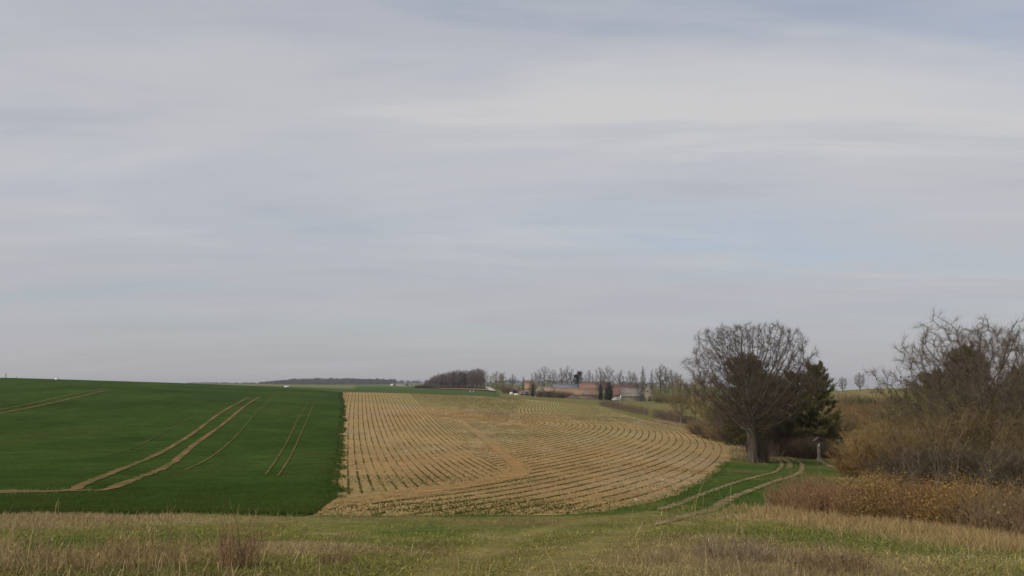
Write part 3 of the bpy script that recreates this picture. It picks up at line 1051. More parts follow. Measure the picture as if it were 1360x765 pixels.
edge_blades('margin_weeds', [(resample(near_tan, 0.2), 0.3), (resample(wheat_near, 0.2), 0.4), (resample(R_soft, 0.3)[:160], 0.3)], lambda x, y: gcolor(x, y) * 0.6 + GREEN * 0.5, 0.05, 0.17, 30, 'green weeds along the near margin of both fields', 0.0)

# pale tall dry grass: band in front of the brambles and beside hedges
def tall_grass(name, centers, q, hlo, hhi, colr, label, wid=0.006, clump=False):
    X, Y = [], []
    for (x, y), rx, ry in centers:
        k = int(q / len(centers))
        X.append(x + rng.normal(0, rx, k)); Y.append(y + rng.normal(0, ry, k))
    X, Y = np.concatenate(X), np.concatenate(Y)
    ok = ~inpoly(X, Y, tan_poly) & ~inpoly(X, Y, wheat_poly)
    for p in ruts:
        ok &= dist_poly(X, Y, p[::4]) > 0.35
    if clump:
        ok &= rng.random(len(X)) < smooth(0.30, 0.62, fbm(X * 1.6, Y * 1.6, 141, 3))
    X, Y = X[ok], Y[ok]
    n = len(X)
    c = np.array(colr) * rng.uniform(0.55, 1.35, (n, 1)) + rng.uniform(-0.02, 0.03, (n, 1)) * np.array((1, .6, .3))
    v, f, cc = blades(np.stack([X, Y, zfun(X, Y) - 0.01], 1), rng.uniform(hlo, hhi, n), rng.uniform(0.7, 1.3, n) * wid * (1 + Y / 14), rng.uniform(0.2, 1.3, n), col=np.clip(c, 0.01, 1), seg=2)
    o = mk(name, v, f, MGRASS, None, cc)
    tag(o, label, 'grass', kind='stuff')


tall_grass('dry_grass', [(G(a, b), 1.1, 1.0) for a, b in ((1060, 683), (1085, 689), (1120, 693), (1160, 698), (1200, 703), (1245, 708), (1290, 714), (1330, 720), (1370, 728), (1410, 735))], 46000, 0.05, 0.27, STRAW * np.array((1.15, 1.10, 0.96)), 'pale straw grass fringing the foot of the bramble hedge', 0.0042, True)
tall_grass('dry_grass', [(G(a, b), 1.6, 3.0) for a, b in ((872, 560), (890, 564), (910, 568), (930, 574), (950, 581), (966, 590), (980, 598), (988, 607), (978, 603))], 16000, 0.2, 0.5, STRAW * 1.1, 'straw coloured grass strip between seedling field and low hedge')
tall_grass('dry_grass', [(G(a, b), 1.3, 0.5) for a, b in ((-20, 690), (30, 688), (60, 692), (0, 700), (100, 690))], 9000, 0.04, 0.16, STRAW * 1.15, 'straw coloured grass lying along the edge of the wheat')
tall_grass('dry_grass', [(G(a, b), 0.3, 0.5) for a, b in ((930, 745), (960, 740), (1000, 748), (1040, 750), (1080, 755), (1110, 760), (980, 760), (900, 752), (940, 720))], 22000, 0.05, 0.16, STRAW * 0.95, 'pale dry grass hummock in the near meadow beside the faint track', 0.0026, True)
tall_grass('dry_grass', [(G(a, b), 0.35, 0.22) for a, b in ((360, 727), (395, 727), (420, 730), (440, 728), (345, 735))], 6000, 0.04, 0.11, STRAW * 1.2, 'flattened straw grass patch in the near meadow', 0.004)

# thin upright dead stalks
xs, ys, hs = [], [], []
for px, py, h in [(75, 684, 0.45), (155, 684, 0.2), (217, 690, 0.3), (225, 692, 0.42), (315, 688, 0.42), (335, 688, 0.3), (840, 715, 0.5), (925, 690, 0.75), (962, 690, 0.7), (130, 690, 0.25), (30, 690, 0.3), (468, 690, 0.25), (10, 690, 0.3), (20, 745, 0.4), (35, 755, 0.55), (1000, 700, .5), (985, 715, .5), (880, 730, .4)]:
    x, y = G(px, py)
    for k in range(3):
        xs.append(x + rng.normal(0, 0.06)); ys.append(y + rng.normal(0, 0.06)); hs.append(h * rng.uniform(0.5, 1.05))
for k in range(380):
    px = rng.choice([rng.uniform(-20, 350), rng.uniform(840, 1130), rng.uniform(0, 1360)]); py = rng.uniform(700, 790)
    u, s = ray(px, py)
    y = -1.65 / s * 1.0
    xs.append(u * y); ys.append(y); hs.append(rng.uniform(0.06, 0.22))
xs, ys, hs = map(np.array, (xs, ys, hs))
ok = ~inpoly(xs, ys, wheat_poly) & ~inpoly(xs, ys, tan_poly)
xs, ys, hs = xs[ok], ys[ok], hs[ok]
p0 = np.stack([xs, ys, zfun(xs, ys) - 0.02], 1)
d = rng.normal(0, 0.22, (len(xs), 3)); d[:, 2] = 1
p1 = p0 + d * (hs * 0.55)[:, None]
d2 = d + rng.normal(0, 0.25, d.shape); d2[:, 2] = 1
p2 = p1 + d2 * (hs * 0.45)[:, None]
mb = MB()
for a, b, r0, r1 in ((p0, p1, .0034, .0028), (p1, p2, .0028, .0014)):
    v, f = tubes(a, b, r0 * (1 + ys / 22), r1 * (1 + ys / 22), 3)
    mb.add(v, f, np.repeat(STRAW * rng.uniform(0.8, 1.6, (len(xs), 1)), 6, 0))
o = mb.build('dry_stalks', MTWIG)
tag(o, 'thin upright dead stalks scattered over the near meadow', 'stalks', kind='stuff')


# ------------------------------------------------------------------ weed clumps (foreground)
def weed_clump(px, depth, h, w, n, colr, label):
    x, y, z = at(px, depth)
    t = empty('weed_clump', (x, y, z))
    tag(t, label, 'weed', 'dry weed clumps in the near meadow')
    a = rng.uniform(0, 6.28, n); r = w * np.sqrt(rng.random(n))
    bx, by = np.cos(a) * r, np.sin(a) * r
    bz = zfun(x + bx, y + by) - z - 0.03
    p = np.stack([bx, by, bz], 1)
    d = np.stack([bx * 0.35, by * 0.35, np.ones(n)], 1) + rng.normal(0, 0.16, (n, 3)); d[:, 2] = 1
    hh = h * rng.uniform(0.4, 1.05, n)
    c = np.array(colr) * rng.uniform(0.55, 1.5, (n, 1))
    mb = MB()
    cur = p
    tips = None
    for k in range(3):
        nx = cur + d * (hh / 3)[:, None]
        v, f = tubes(cur, nx, 0.0035 - 0.0008 * k, 0.0027 - 0.0008 * k, 3)
        mb.add(v, f, np.repeat(c, 6, 0)); cur = nx
        d = d + rng.normal(0, 0.12, d.shape); d[:, 2] = np.abs(d[:, 2])
    # side twigs
    m = n * 4
    i = rng.integers(0, n, m); tt = rng.uniform(0.35, 1, m)[:, None]
    q = p[i] + (cur[i] - p[i]) * tt
    dd = rng.normal(0, 1, (m, 3)); dd[:, 2] = np.abs(dd[:, 2]) + 0.8
    dd /= np.linalg.norm(dd, axis=1, keepdims=True)
    v, f = tubes(q, q + dd * rng.uniform(0.04, 0.14, (m, 1)), 0.0018, 0.0008, 3)
    mb.add(v, f, np.repeat(c[i] * 1.1, 6, 0))
    tag(mb.build('stems', MTWIG, t), kind='stuff')
    # dry seed heads / leaf shreds
    m = n * 5
    i = rng.integers(0, n, m); q = p[i] + (cur[i] - p[i]) * rng.uniform(0.1, 1, (m, 1)) + rng.normal(0, 0.02, (m, 3))
    v, f, cc = blades(q, rng.uniform(0.02, 0.07, m), rng.uniform(0.006, 0.014, m), rng.uniform(0.3, 1.2, m), col=c[i] * rng.uniform(0.8, 1.4, (m, 1)), seg=1)
    mk('dry_leaves', v, f, MGRASS, t, cc)


RB = (0.185, 0.105, 0.065)
weed_clump(325, 7.6, 0.46, 0.20, 80, (0.28, 0.175, 0.10), 'dense reddish brown dead weed clump standing alone in the meadow')
weed_clump(215, 7.5, 0.42, 0.34, 80, (0.34, 0.24, 0.12), 'tall thin stalked brown weed clump beside the reddish clump')
weed_clump(120, 7.4, 0.28, 0.42, 95, (0.33, 0.235, 0.115), 'broad purplish brown weed clump with tangled twigs')
weed_clump(20, 7.5, 0.42, 0.40, 90, (0.36, 0.265, 0.14), 'loose pale brown weed clump below the straw grass edge')
weed_clump(455, 8.0, 0.09, 0.16, 45, (0.24, 0.155, 0.095), 'small low reddish weed patch amid flattened straw grass')
weed_clump(970, 8.0, 0.26, 0.40, 120, (0.26, 0.20, 0.13), 'pale grey brown weed clump on the dry grass hummock')
weed_clump(1090, 7.4, 0.20, 0.34, 160, (0.26, 0.18, 0.10), 'dark brown low weed clump beside the dry grass hummock')
# ------------------------------------------------------------------ trees and shrubs
def norm(v):
    return v / (np.linalg.norm(v, axis=-1, keepdims=True) + 1e-9)


def colonize(att, roots, step, di, dk, iters=220, jit=0.12, up=0.06, maxch=3):
    """space colonisation; roots: list of trunk nodes (chain)"""
    P = [np.array(p, float) for p in roots]
    par = [-1] + list(range(len(roots) - 1))
    P = np.array(P); par = np.array(par)
    nch = np.zeros(len(P), int)
    att = np.asarray(att, float)
    d = np.linalg.norm(att[:, None] - P[None], axis=2)
    ni = d.argmin(1); nd = d.min(1)
    for it in range(iters):
        if not len(att):
            break
        act = nd < di
        if not act.any():
            di *= 1.3
            continue
        dirs = norm(att[act] - P[ni[act]])
        acc = np.zeros((len(P), 3)); cnt = np.zeros(len(P))
        np.add.at(acc, ni[act], dirs); np.add.at(cnt, ni[act], 1)
        gi = np.where((cnt > 0) & (nch < maxch))[0]
        if not len(gi):
            att = att[~act]; ni = ni[~act]; nd = nd[~act]
            continue
        dd = norm(acc[gi] / cnt[gi][:, None] + rng.normal(0, jit, (len(gi), 3)) + np.array((0, 0, up)))
        new = P[gi] + dd * step
        nch[gi] += 1
        base = len(P)
        P = np.concatenate([P, new]); par = np.concatenate([par, gi]); nch = np.concatenate([nch, np.zeros(len(new), int)])
        dn = np.linalg.norm(att[:, None] - new[None], axis=2)
        mi = dn.argmin(1); md = dn.min(1)
        b = md < nd
        ni[b] = base + mi[b]; nd[b] = md[b]
        keep = nd > dk
        att, ni, nd = att[keep], ni[keep], nd[keep]
    return P, par


def radii(P, par, tip, e=2.25, rmax=None):
    r = np.zeros(len(P))
    for i in range(len(P) - 1, 0, -1):
        if r[i] == 0:
            r[i] = tip ** e
        r[par[i]] += r[i]
    r = r ** (1 / e)
    if rmax:
        r = np.where(r > tip * 2, tip * 2 + (r - tip * 2) * (rmax - tip * 2) / (r[0] - tip * 2), r)
    return r


def twigs_on(P, par, r, thr, n, ln, rad, up=0.5, sub=2, gnarl=0.35):
    """fine twigs that leave thin branches: returns segments"""
    cand = np.where((r < thr) & (par >= 0))[0]
    i = rng.choice(cand, n)
    t = rng.random((n, 1))
    p = P[par[i]] + (P[i] - P[par[i]]) * t
    bd = norm(P[i] - P[par[i]])
    d = norm(bd * 0.8 + rng.normal(0, 0.6, (n, 3)) + np.array((0, 0, up)))
    L = ln * rng.uniform(0.45, 1.3, n)
    s0, s1, ra, rb = [], [], [], []
    for k in range(sub):
        q = p + d * (L / sub)[:, None]
        s0.append(p); s1.append(q); ra.append(np.full(n, rad * (1 - k / (sub + .3)))); rb.append(np.full(n, rad * (1 - (k + 1) / (sub + .3))))
        p = q
        d = norm(d + rng.normal(0, gnarl, d.shape) + np.array((0, 0, up * 0.2)))
    return np.concatenate(s0), np.concatenate(s1), np.concatenate(ra), np.concatenate(rb), p


def envelope(n, prof_, shell=0.5):
    """points in a crown: prof_ = [(z, radius)], denser towards the shell"""
    zs = np.array([p[0] for p in prof_]); rs = np.array([p[1] for p in prof_])
    z = rng.uniform(zs[0], zs[-1], n * 6)
    rr = np.interp(z, zs, rs)
    keep = rng.random(len(z)) < (rr / rs.max()) ** 1.6
    z, rr = z[keep][:n], rr[keep][:n]
    a = rng.uniform(0, 6.283, len(z))
    q = rng.random(len(z)) ** shell
    wob = 0.80 + 0.36 * vnoise(a * 2.2, z * 0.9, 5)
    return np.stack([np.cos(a) * rr * q * wob, np.sin(a) * rr * q * wob, z], 1)


def tree_mesh(root, P, par, r, tw, bark, twcol, thick=0.09, k_thick=8):
    m = par >= 0
    i = np.where(m)[0]
    p0, p1, r0, r1 = P[par[i]], P[i], r[par[i]], r[i]
    r0 = np.minimum(r0, r1 * 1.7)
    first = par[i] == 0
    r0[first] = r[0]
    th_ = r1 >= thick
    if th_.any():
        v, f = tubes(p0[th_], p1[th_], r0[th_], r1[th_], k_thick, 0.35)
        mk('trunk', v, f, bark, root, None, True)
    mb = MB()
    for lo, hi, k in ((thick * 0.35, thick, 5), (0, thick * 0.35, 3)):
        s = (r1 >= lo) & (r1 < hi)
        if s.any():
            v, f = tubes(p0[s], p1[s], r0[s], r1[s], k, 0.2)
            mb.add(v, f, np.repeat(np.array(twcol) * rng.uniform(0.75, 1.25, (s.sum(), 1)), 2 * k, 0))
    if tw is not None:
        v, f = tubes(tw[0], tw[1], tw[2], tw[3], 3)
        mb.add(v, f, np.repeat(np.array(twcol) * rng.uniform(0.75, 1.3, (len(tw[0]), 1)), 6, 0))
    return mb.build('crown', MTWIG, root)


def leaf_tris(P, size, col, var=0.4, upb=0.0):
    n = len(P)
    a = norm(rng.normal(0, 1, (n, 3)) + np.array((0, 0, upb))); b = norm(np.cross(a, rng.normal(0, 1, (n, 3))))
    s = (np.broadcast_to(size, (n,)) * rng.uniform(0.6, 1.4, n))[:, None]
    v = np.stack([P - b * s * 0.45, P + b * s * 0.45, P + a * s], 1).reshape(-1, 3)
    c = np.repeat(np.array(col) * rng.uniform(1 - var, 1 + var, (n, 1)), 3, 0)
    return v, np.arange(n * 3).reshape(-1, 3), c


# ---- the big bare tree by the track
bx, by = G(1000, 614)
H = ztop(420, by) - zg(bx, by)
print('big tree', bx, by, H)
big = empty('bare_tree', (bx, by, zg(bx, by) - 0.05))
tag(big, 'big bare tree with wide rounded crown beside the dirt track', 'tree')
W = 5.15
prof_b = [(2.4, 2.0), (3.6, 3.9), (5.8, W), (7.6, W * 1.02), (9.2, W * 0.93), (10.6, W * 0.72), (H - 0.55, W * 0.38)]
att = envelope(6200, prof_b, 0.66)
att = att[~((np.abs(att[:, 0] - 0.55) < 0.38) & (att[:, 2] > 7.0))]
trunk = [(0, 0, 0), (0.02, 0, 0.6), (0.05, 0.02, 1.2), (0.03, 0.03, 1.8), (0.0, 0.0, 2.4), (0.02, 0, 2.8)]
# starting limbs steer the main forks
P, par = colonize(att, trunk, 0.24, 3.0, 0.27, 220, 0.10, 0.04)
r = radii(P, par, 0.0065, 1.95, 0.43)
tw = twigs_on(P, par, r, 0.02, 36000, 0.5, 0.0055, 0.3, 3, 0.25)
tree_mesh(big, P, par, r, tw, MBARK, (0.115, 0.088, 0.070))
# root flare and basal shoots
mb = MB()
for k in range(6):
    a = k * 1.05 + 0.3
    v, f = tubes([(math.cos(a) * 0.46, math.sin(a) * 0.46, -0.15)], [(math.cos(a) * 0.26, math.sin(a) * 0.26, 0.75)], [0.13], [0.12], 6)
    mb.add(v, f)
mb.build('root_flare', MBARK, big, True)
n = 260
a = rng.uniform(0, 6.28, n); rr = rng.uniform(0.1, 0.9, n)
p = np.stack([0.75 + np.cos(a) * rr * 0.7, np.sin(a) * rr + 0.4, np.zeros(n)], 1)
mb = MB()
d = norm(rng.normal(0, 0.22, (n, 3)) + np.array((0, 0, 1)))
hgt = rng.uniform(1.2, 3.2, n)
for k in range(4):
    q = p + d * (hgt / 4)[:, None]
    v, f = tubes(p, q, 0.016 - k * 0.003, 0.013 - k * 0.003, 3)
    mb.add(v, f, np.repeat(np.array((0.115, 0.085, 0.062)) * rng.uniform(0.7, 1.3, (n, 1)), 6, 0))
    p = q; d = norm(d + rng.normal(0, 0.16, d.shape))
mb.build('basal_shoots', MTWIG, big)

# ---- walnut on the right
x, y, z = at(1300, 43)
H2 = ztop(412, y) - z
wal = empty('bare_tree', (x, y, z - 0.05))
tag(wal, 'bare wide spreading tree rising out of the right hand thicket', 'tree')
prof_w = [(2.6, 3.6), (4.0, 4.6), (5.6, 4.4), (7.2, 3.9), (8.4, 3.0), (H2 - 0.3, 1.4)]
limb = [(-5.7, 5.3), (-4.9, 6.2), (-4.2, 4.6), (-3.9, 7.3), (-2.9, 8.2), (-2.3, 9.2), (-1.2, 8.3), (-0.5, 9.0), (0.5, 8.0), (1.5, 8.7), (2.3, 9.2), (3.2, 8.3), (4.1, 7.4), (4.6, 6.0), (4.2, 4.6), (-3.0, 5.6), (-1.6, 6.8), (1.0, 6.6), (2.6, 6.0)]
att = []
for lx, lz in limb:
    ly = rng.uniform(-2.6, 2.6) * (0.4 if abs(lx) > 4.5 else 1)
    k = 150
    t = rng.uniform(0.25, 1.0, k)[:, None]
    q = np.array((0.35, 0, 2.3)) + (np.array((lx, ly, lz * H2 / 9.95)) - np.array((0.35, 0, 2.3))) * t
    q[:, 2] += 0.5 * np.sin(t[:, 0] * 3.1) * (-1 if lz < 6 else 0.4)
    att.append(q + rng.normal(0, 1, (k, 3)) * (0.2 + 0.75 * t * (1.25 - t) * 1.5))
att = np.concatenate(att + [envelope(1500, [(2.6, 3.2), (4.0, 4.2), (5.6, 4.2), (7.2, 3.6), (8.2, 2.6)], 0.6)])
P, par = colonize(att, [(0.3, 0, 0), (0.33, 0, 0.6), (0.35, 0, 1.2), (0.35, 0, 1.7)], 0.25, 2.6, 0.34, 200, 0.13, 0.07)
r = radii(P, par, 0.006, 2.0, 0.17)
tw = twigs_on(P, par, r, 0.02, 30000, 0.5, 0.005, 0.3, 3, 0.28)
tree_mesh(wal, P, par, r, tw, MBARK, (0.155, 0.118, 0.088), 0.07)

# second, slimmer bare tree at the frame's right
x, y, z = at(1352, 50)
wal2 = empty('bare_tree', (x, y, z - 0.05))
tag(wal2, 'slender upright bare tree behind the wide spreading tree', 'tree')
H3 = ztop(424, y) - z
att = envelope(700, [(3.0, 2.2), (6, 2.9), (8, 2.4), (H3 - .3, 1.0)], 0.55)
P, par = colonize(att, [(0, 0, 0), (0, 0, .7), (0.05, 0, 1.4), (0.05, 0, 2.2)], 0.28, 3.0, 0.42, 160, 0.22, 0.1)
r = radii(P, par, 0.007, 2.25, 0.13)
tree_mesh(wal2, P, par, r, twigs_on(P, par, r, 0.03, 7000, 0.45, 0.0055, 0.4, 3), MBARKP, (0.165, 0.125, 0.088), 0.06)


# ---- generic bare tree prototypes for the farm, copses and slopes (unit ~ metres)
def bare_proto(name, H, prof_, n_att, step, tip, rmax, n_tw, ltw, bark, twcol, up=0.08, rt=0.017, trunkh=None):
    t = empty(name, (0, 0, 0))
    att = envelope(n_att, prof_, 0.55)
    th_ = trunkh or prof_[0][0] * 0.8
    tr = [(0, 0, z_) for z_ in np.linspace(0, th_, max(3, int(th_ / step)))]
    P, par = colonize(att, tr, step, step * 9, step * 1.5, 140, 0.16, up)
    r = radii(P, par, tip, 2.3, rmax)
    tree_mesh(t, P, par, r, twigs_on(P, par, r, tip * 9, n_tw, ltw * 1.25, rt * 0.8, 0.35, 3), bark, twcol, 0.09, 6)
    return t


used = {}


def put(proto, px, depth, H, Hp, label, cat, group=None, rz=None, wsc=1.0, base=None):
    """first use moves the prototype itself, later ones copy it"""
    o = proto if proto.name not in used else copy_tree(proto)
    used[proto.name] = 1
    x, y, z = at(px, depth) if base is None else (base[0], base[1], zg(*base))
    s = H / Hp
    o.location = (x, y, z - 0.08)
    o.scale = (s * wsc, s * wsc, s)
    o.rotation_euler = (0, 0, rng.uniform(0, 6.28) if rz is None else rz)
    for k in ('group',):
        if k in o: del o[k]
    tag(o, label, cat, group)
    return o


GREYTW = (0.180, 0.148, 0.120)
round_a = bare_proto('bare_tree', 14, [(3, 2.0), (6, 4.6), (10, 4.8), (12.5, 3.2), (13.8, 1.4)], 420, 0.55, 0.016, 0.32, 4000, 1.0, MBARKD, GREYTW)
round_b = bare_proto('bare_tree', 14, [(2.5, 1.6), (5, 3.4), (9, 4.2), (12, 3.0), (13.8, 1.0)], 380, 0.55, 0.016, 0.28, 4000, 1.0, MBARKD, GREYTW, 0.15)
tall_a = bare_proto('poplar_tree', 16, [(2, 0.7), (5, 1.5), (10, 1.5), (14, 0.8), (15.8, 0.3)], 260, 0.5, 0.02, 0.24, 2400, 1.1, MBARKD, (0.17, 0.145, 0.118), 0.5)
thin_a = bare_proto('bare_tree', 14, [(5, 0.9), (8, 2.2), (11, 2.3), (13.8, 1.0)], 170, 0.55, 0.016, 0.2, 2000, 0.9, MBARKD, GREYTW, 0.25)
olive_c = bare_proto('bare_tree', 14, [(1.5, 1.4), (5, 3.0), (10, 3.2), (12.5, 2.2), (13.8, .8)], 420, 0.5, 0.022, 0.25, 4200, 1.0, MBARKD, (0.165, 0.130, 0.105), 0.3)
olive_a = bare_proto('bare_tree', 9, [(1.5, 1.6), (4, 2.9), (7, 2.6), (8.8, 1.0)], 420, 0.36, 0.009, 0.13, 8000, 0.6, MBARKP, (0.25, 0.195, 0.095), 0.35, rt=0.009)


# ---- pines
def pine_proto(H, prof_, n_br, dens, col1, col2, trunk_r=0.2, z0=1.2):
    t = empty('pine_tree', (0, 0, 0))
    tk = 10
    zz = np.linspace(0, H * 0.97, tk + 1)
    wob = np.cumsum(rng.normal(0, 0.05, (tk + 1, 2)), 0) * 0.6
    wob[0] = 0
    TP = np.stack([wob[:, 0], wob[:, 1], zz], 1)
    rr = np.interp(zz, [0, H], [trunk_r, 0.02])
    v, f = tubes(TP[:-1], TP[1:], rr[:-1], rr[1:], 8, 0.3)
    mk('trunk', v, f, MBARKD, t, None, True)
    zs = np.array([p[0] for p in prof_]); rs = np.array([p[1] for p in prof_])
    z = np.sort(rng.uniform(z0, H * 0.985, n_br))
    a = np.arange(n_br) * 2.4 + rng.normal(0, 0.4, n_br)
    L = np.interp(z, zs, rs) * rng.uniform(0.62, 1.12, n_br)
    bp = np.stack([np.interp(z, zz, TP[:, 0]), np.interp(z, zz, TP[:, 1]), z], 1)
    rise = np.interp(z / H, [0.1, 0.5, 1.0], [-0.10, 0.18, 0.9])
    d = norm(np.stack([np.cos(a), np.sin(a), rise], 1))
    s0, s1, r0, r1 = [], [], [], []
    pts, outd, kk = [], [], 6
    p = bp
    for k in range(kk):
        q = p + d * (L / kk)[:, None]
        s0.append(p); s1.append(q)
        ra = 0.012 + 0.02 * L
        r0.append(ra * (1 - k / kk) * 0.8 + 0.006); r1.append(ra * (1 - (k + 1) / kk) * 0.8 + 0.005)
        if k >= 1:
            pts.append((p, q, d))
        p = q
        d = norm(d + np.array((0, 0, 0.09)) + rng.normal(0, 0.10, d.shape))
    # side shoots
    C, Dd = [], []
    for (p, q, dd) in pts:
        m = dens
        for j in range(m):
            tt = rng.random((n_br, 1))
            b = p + (q - p) * tt
            sd = norm(np.cross(dd, np.array((0, 0, 1.0))) * rng.choice([-1, 1], (n_br, 1)) + dd * 0.8 + rng.normal(0, 0.35, dd.shape) + np.array((0, 0, 0.35)))
            ln = rng.uniform(0.12, 0.34, n_br) * np.clip(L, 0.6, 2.2)
            e = b + sd * ln[:, None]
            s0.append(b); s1.append(e); r0.append(np.full(n_br, 0.009)); r1.append(np.full(n_br, 0.005))
            C.append(e); Dd.append(sd)
            C.append(b + sd * (ln * 0.55)[:, None]); Dd.append(sd)
    v, f = tubes(np.concatenate(s0), np.concatenate(s1), np.concatenate(r0), np.concatenate(r1), 4)
    mk('branches', v, f, MTWIG, t, np.array((0.085, 0.062, 0.045)))
    C, Dd = np.concatenate(C), np.concatenate(Dd)
    m = 20
    n = len(C) * m
    P0 = np.repeat(C, m, 0) + rng.normal(0, 0.05, (n, 3)); D0 = norm(np.repeat(Dd, m, 0) * 0.7 + rng.normal(0, 0.75, (n, 3)) + np.array((0, 0, 0.35)))
    Ln = rng.uniform(0.14, 0.30, n)
    sd = norm(np.cross(D0, rng.normal(0, 1, (n, 3)))) * rng.uniform(0.018, 0.032, (n, 1))
    v = np.stack([P0 - sd * 0.6, P0 + sd * 0.6, P0 + D0 * Ln[:, None]], 1).reshape(-1, 3)
    shade = np.repeat(rng.random(len(C)), m)[:, None]
    c = (np.array(col1) + (np.array(col2) - np.array(col1)) * shade) * rng.uniform(0.7, 1.3, (n, 1))
    mk('crown', v, np.arange(n * 3).reshape(-1, 3), MNEEDLE, t, np.repeat(c, 3, 0))
    return t


pine_a = pine_proto(9, [(1, 1.8), (3, 2.8), (5.5, 2.7), (7.5, 2.2), (8.5, 1.5), (9, 0.9)], 90, 5, (0.060, 0.066, 0.022), (0.145, 0.132, 0.046), 0.2)
pine_b = pine_proto(9, [(0.6, 2.6), (2.5, 3.1), (5, 3.0), (6.5, 2.5), (8, 1.8), (9, 0.8)], 90, 5, (0.068, 0.072, 0.023), (0.170, 0.150, 0.048), 0.18, 0.5)


# ---- shrubs: many stems fanning out of the ground
def grow(p, d, L, r, k, gnarl, up):
    """polylines grown all at once; returns list of (p0,p1,r0,r1)"""
    out = []
    for j in range(k):
        q = p + d * (L / k)[:, None]
        out.append((p, q, r * (1 - 0.75 * j / k), r * (1 - 0.75 * (j + 1) / k)))
        p = q
        d = norm(d + rng.normal(0, gnarl, d.shape) + np.array((0, 0, up)))
    return out


def child_starts(segs, n, lo=0.25):
    k = len(segs)
    j = rng.integers(int(lo * k), k, n); i = rng.integers(0, len(segs[0][0]), n)
    p0 = np.array([segs[a][0][b] for a, b in zip(j, i)]); p1 = np.array([segs[a][1][b] for a, b in zip(j, i)])
    t = rng.random((n, 1))
    return p0 + (p1 - p0) * t, norm(p1 - p0)


def shrub_mesh(root, base, stem_d, Hs, stem_r, n1, n2, l1, l2, col, up=0.05, leaf=None, gn=0.16):
    ns = len(base)
    st = grow(base, stem_d, Hs, np.full(ns, stem_r) * rng.uniform(0.6, 1.3, ns), 6, gn, up)
    p, d = child_starts(st, n1, 0.2)
    b1 = grow(p, norm(d + rng.normal(0, 0.55, d.shape) + np.array((0, 0, 0.15))), l1 * rng.uniform(0.5, 1.3, n1), np.full(n1, stem_r * 0.5), 3, 0.22, up)
    p, d = child_starts(b1, n2, 0.0)
    b2 = grow(p, norm(d + rng.normal(0, 0.6, d.shape) + np.array((0, 0, 0.15))), l2 * rng.uniform(0.5, 1.3, n2), np.full(n2, stem_r * 0.27), 2, 0.25, up)
    mb = MB()
    for p0, p1, r0, r1 in st:
        v, f = tubes(p0, p1, r0, r1, 4, 0.2)
        mb.add(v, f, np.repeat(np.array(col) * rng.uniform(0.8, 1.5, (len(p0), 1)), 8, 0))
    tag(mb.build('stems', MTWIG, root), kind='stuff')
    mb = MB()
    tips = []
    for lv, segs in ((1, b1), (2, b2)):
        cb = np.array(col) * rng.uniform(0.65, 1.35, (len(segs[0][0]), 1))
        for p0, p1, r0, r1 in segs:
            v, f = tubes(p0, p1, r0, r1, 3)
            mb.add(v, f, np.repeat(cb, 6, 0))
        tips.append(segs[-1][1])
    if leaf:
        ln, sz, lc = leaf
        tp = np.concatenate(tips)
        q = tp[rng.integers(0, len(tp), ln)] + rng.normal(0, 0.08, (ln, 3))
        v, f, c = leaf_tris(q, sz, lc)
        mb.add(v, f, c)
    tag(mb.build('twigs', MTWIG, root), kind='stuff')


def shrub_proto(h, w, col, ns=64, n1=1200, n2=7000, leaf=None, r=0.026, spread=0.5, name='shrub'):
    t = empty(name, (0, 0, 0))
    a = rng.uniform(0, 6.28, ns); q = np.sqrt(rng.random(ns)) * w * 0.5 * 0.55
    base = np.stack([np.cos(a) * q, np.sin(a) * q, np.full(ns, -0.1)], 1)
    d = norm(np.stack([np.cos(a) * q * spread * 2.2 / (w * .28), np.sin(a) * q * spread * 2.2 / (w * .28), np.full(ns, 1.6)], 1) + rng.normal(0, 0.22, (ns, 3)))
    shrub_mesh(t, base, d, h * rng.uniform(0.6, 1.02, ns), r, n1, n2, h * 0.26, h * 0.14, col, 0.03, leaf)
    return t


BR1 = (0.240, 0.175, 0.088); BR2 = (0.285, 0.178, 0.075); BR3 = (0.235, 0.190, 0.078); BR4 = (0.110, 0.080, 0.052)
sh_brown = shrub_proto(3.6, 3.6, BR1, leaf=(900, 0.06, (0.22, 0.17, 0.07)))
sh_orange = shrub_proto(3.0, 3.4, BR2, leaf=(700, 0.05, (0.28, 0.18, 0.07)))
sh_olive = shrub_proto(3.8, 3.6, BR3, leaf=(3200, 0.06, (0.20, 0.175, 0.062)))
sh_dark = shrub_proto(3.4, 3.6, BR4, ns=70, n1=1000, n2=5000, leaf=(600, 0.06, (0.11, 0.10, 0.045)))
sh_green = shrub_proto(3.4, 3.6, (0.085, 0.075, 0.045), leaf=(6000, 0.09, (0.085, 0.098, 0.036)))

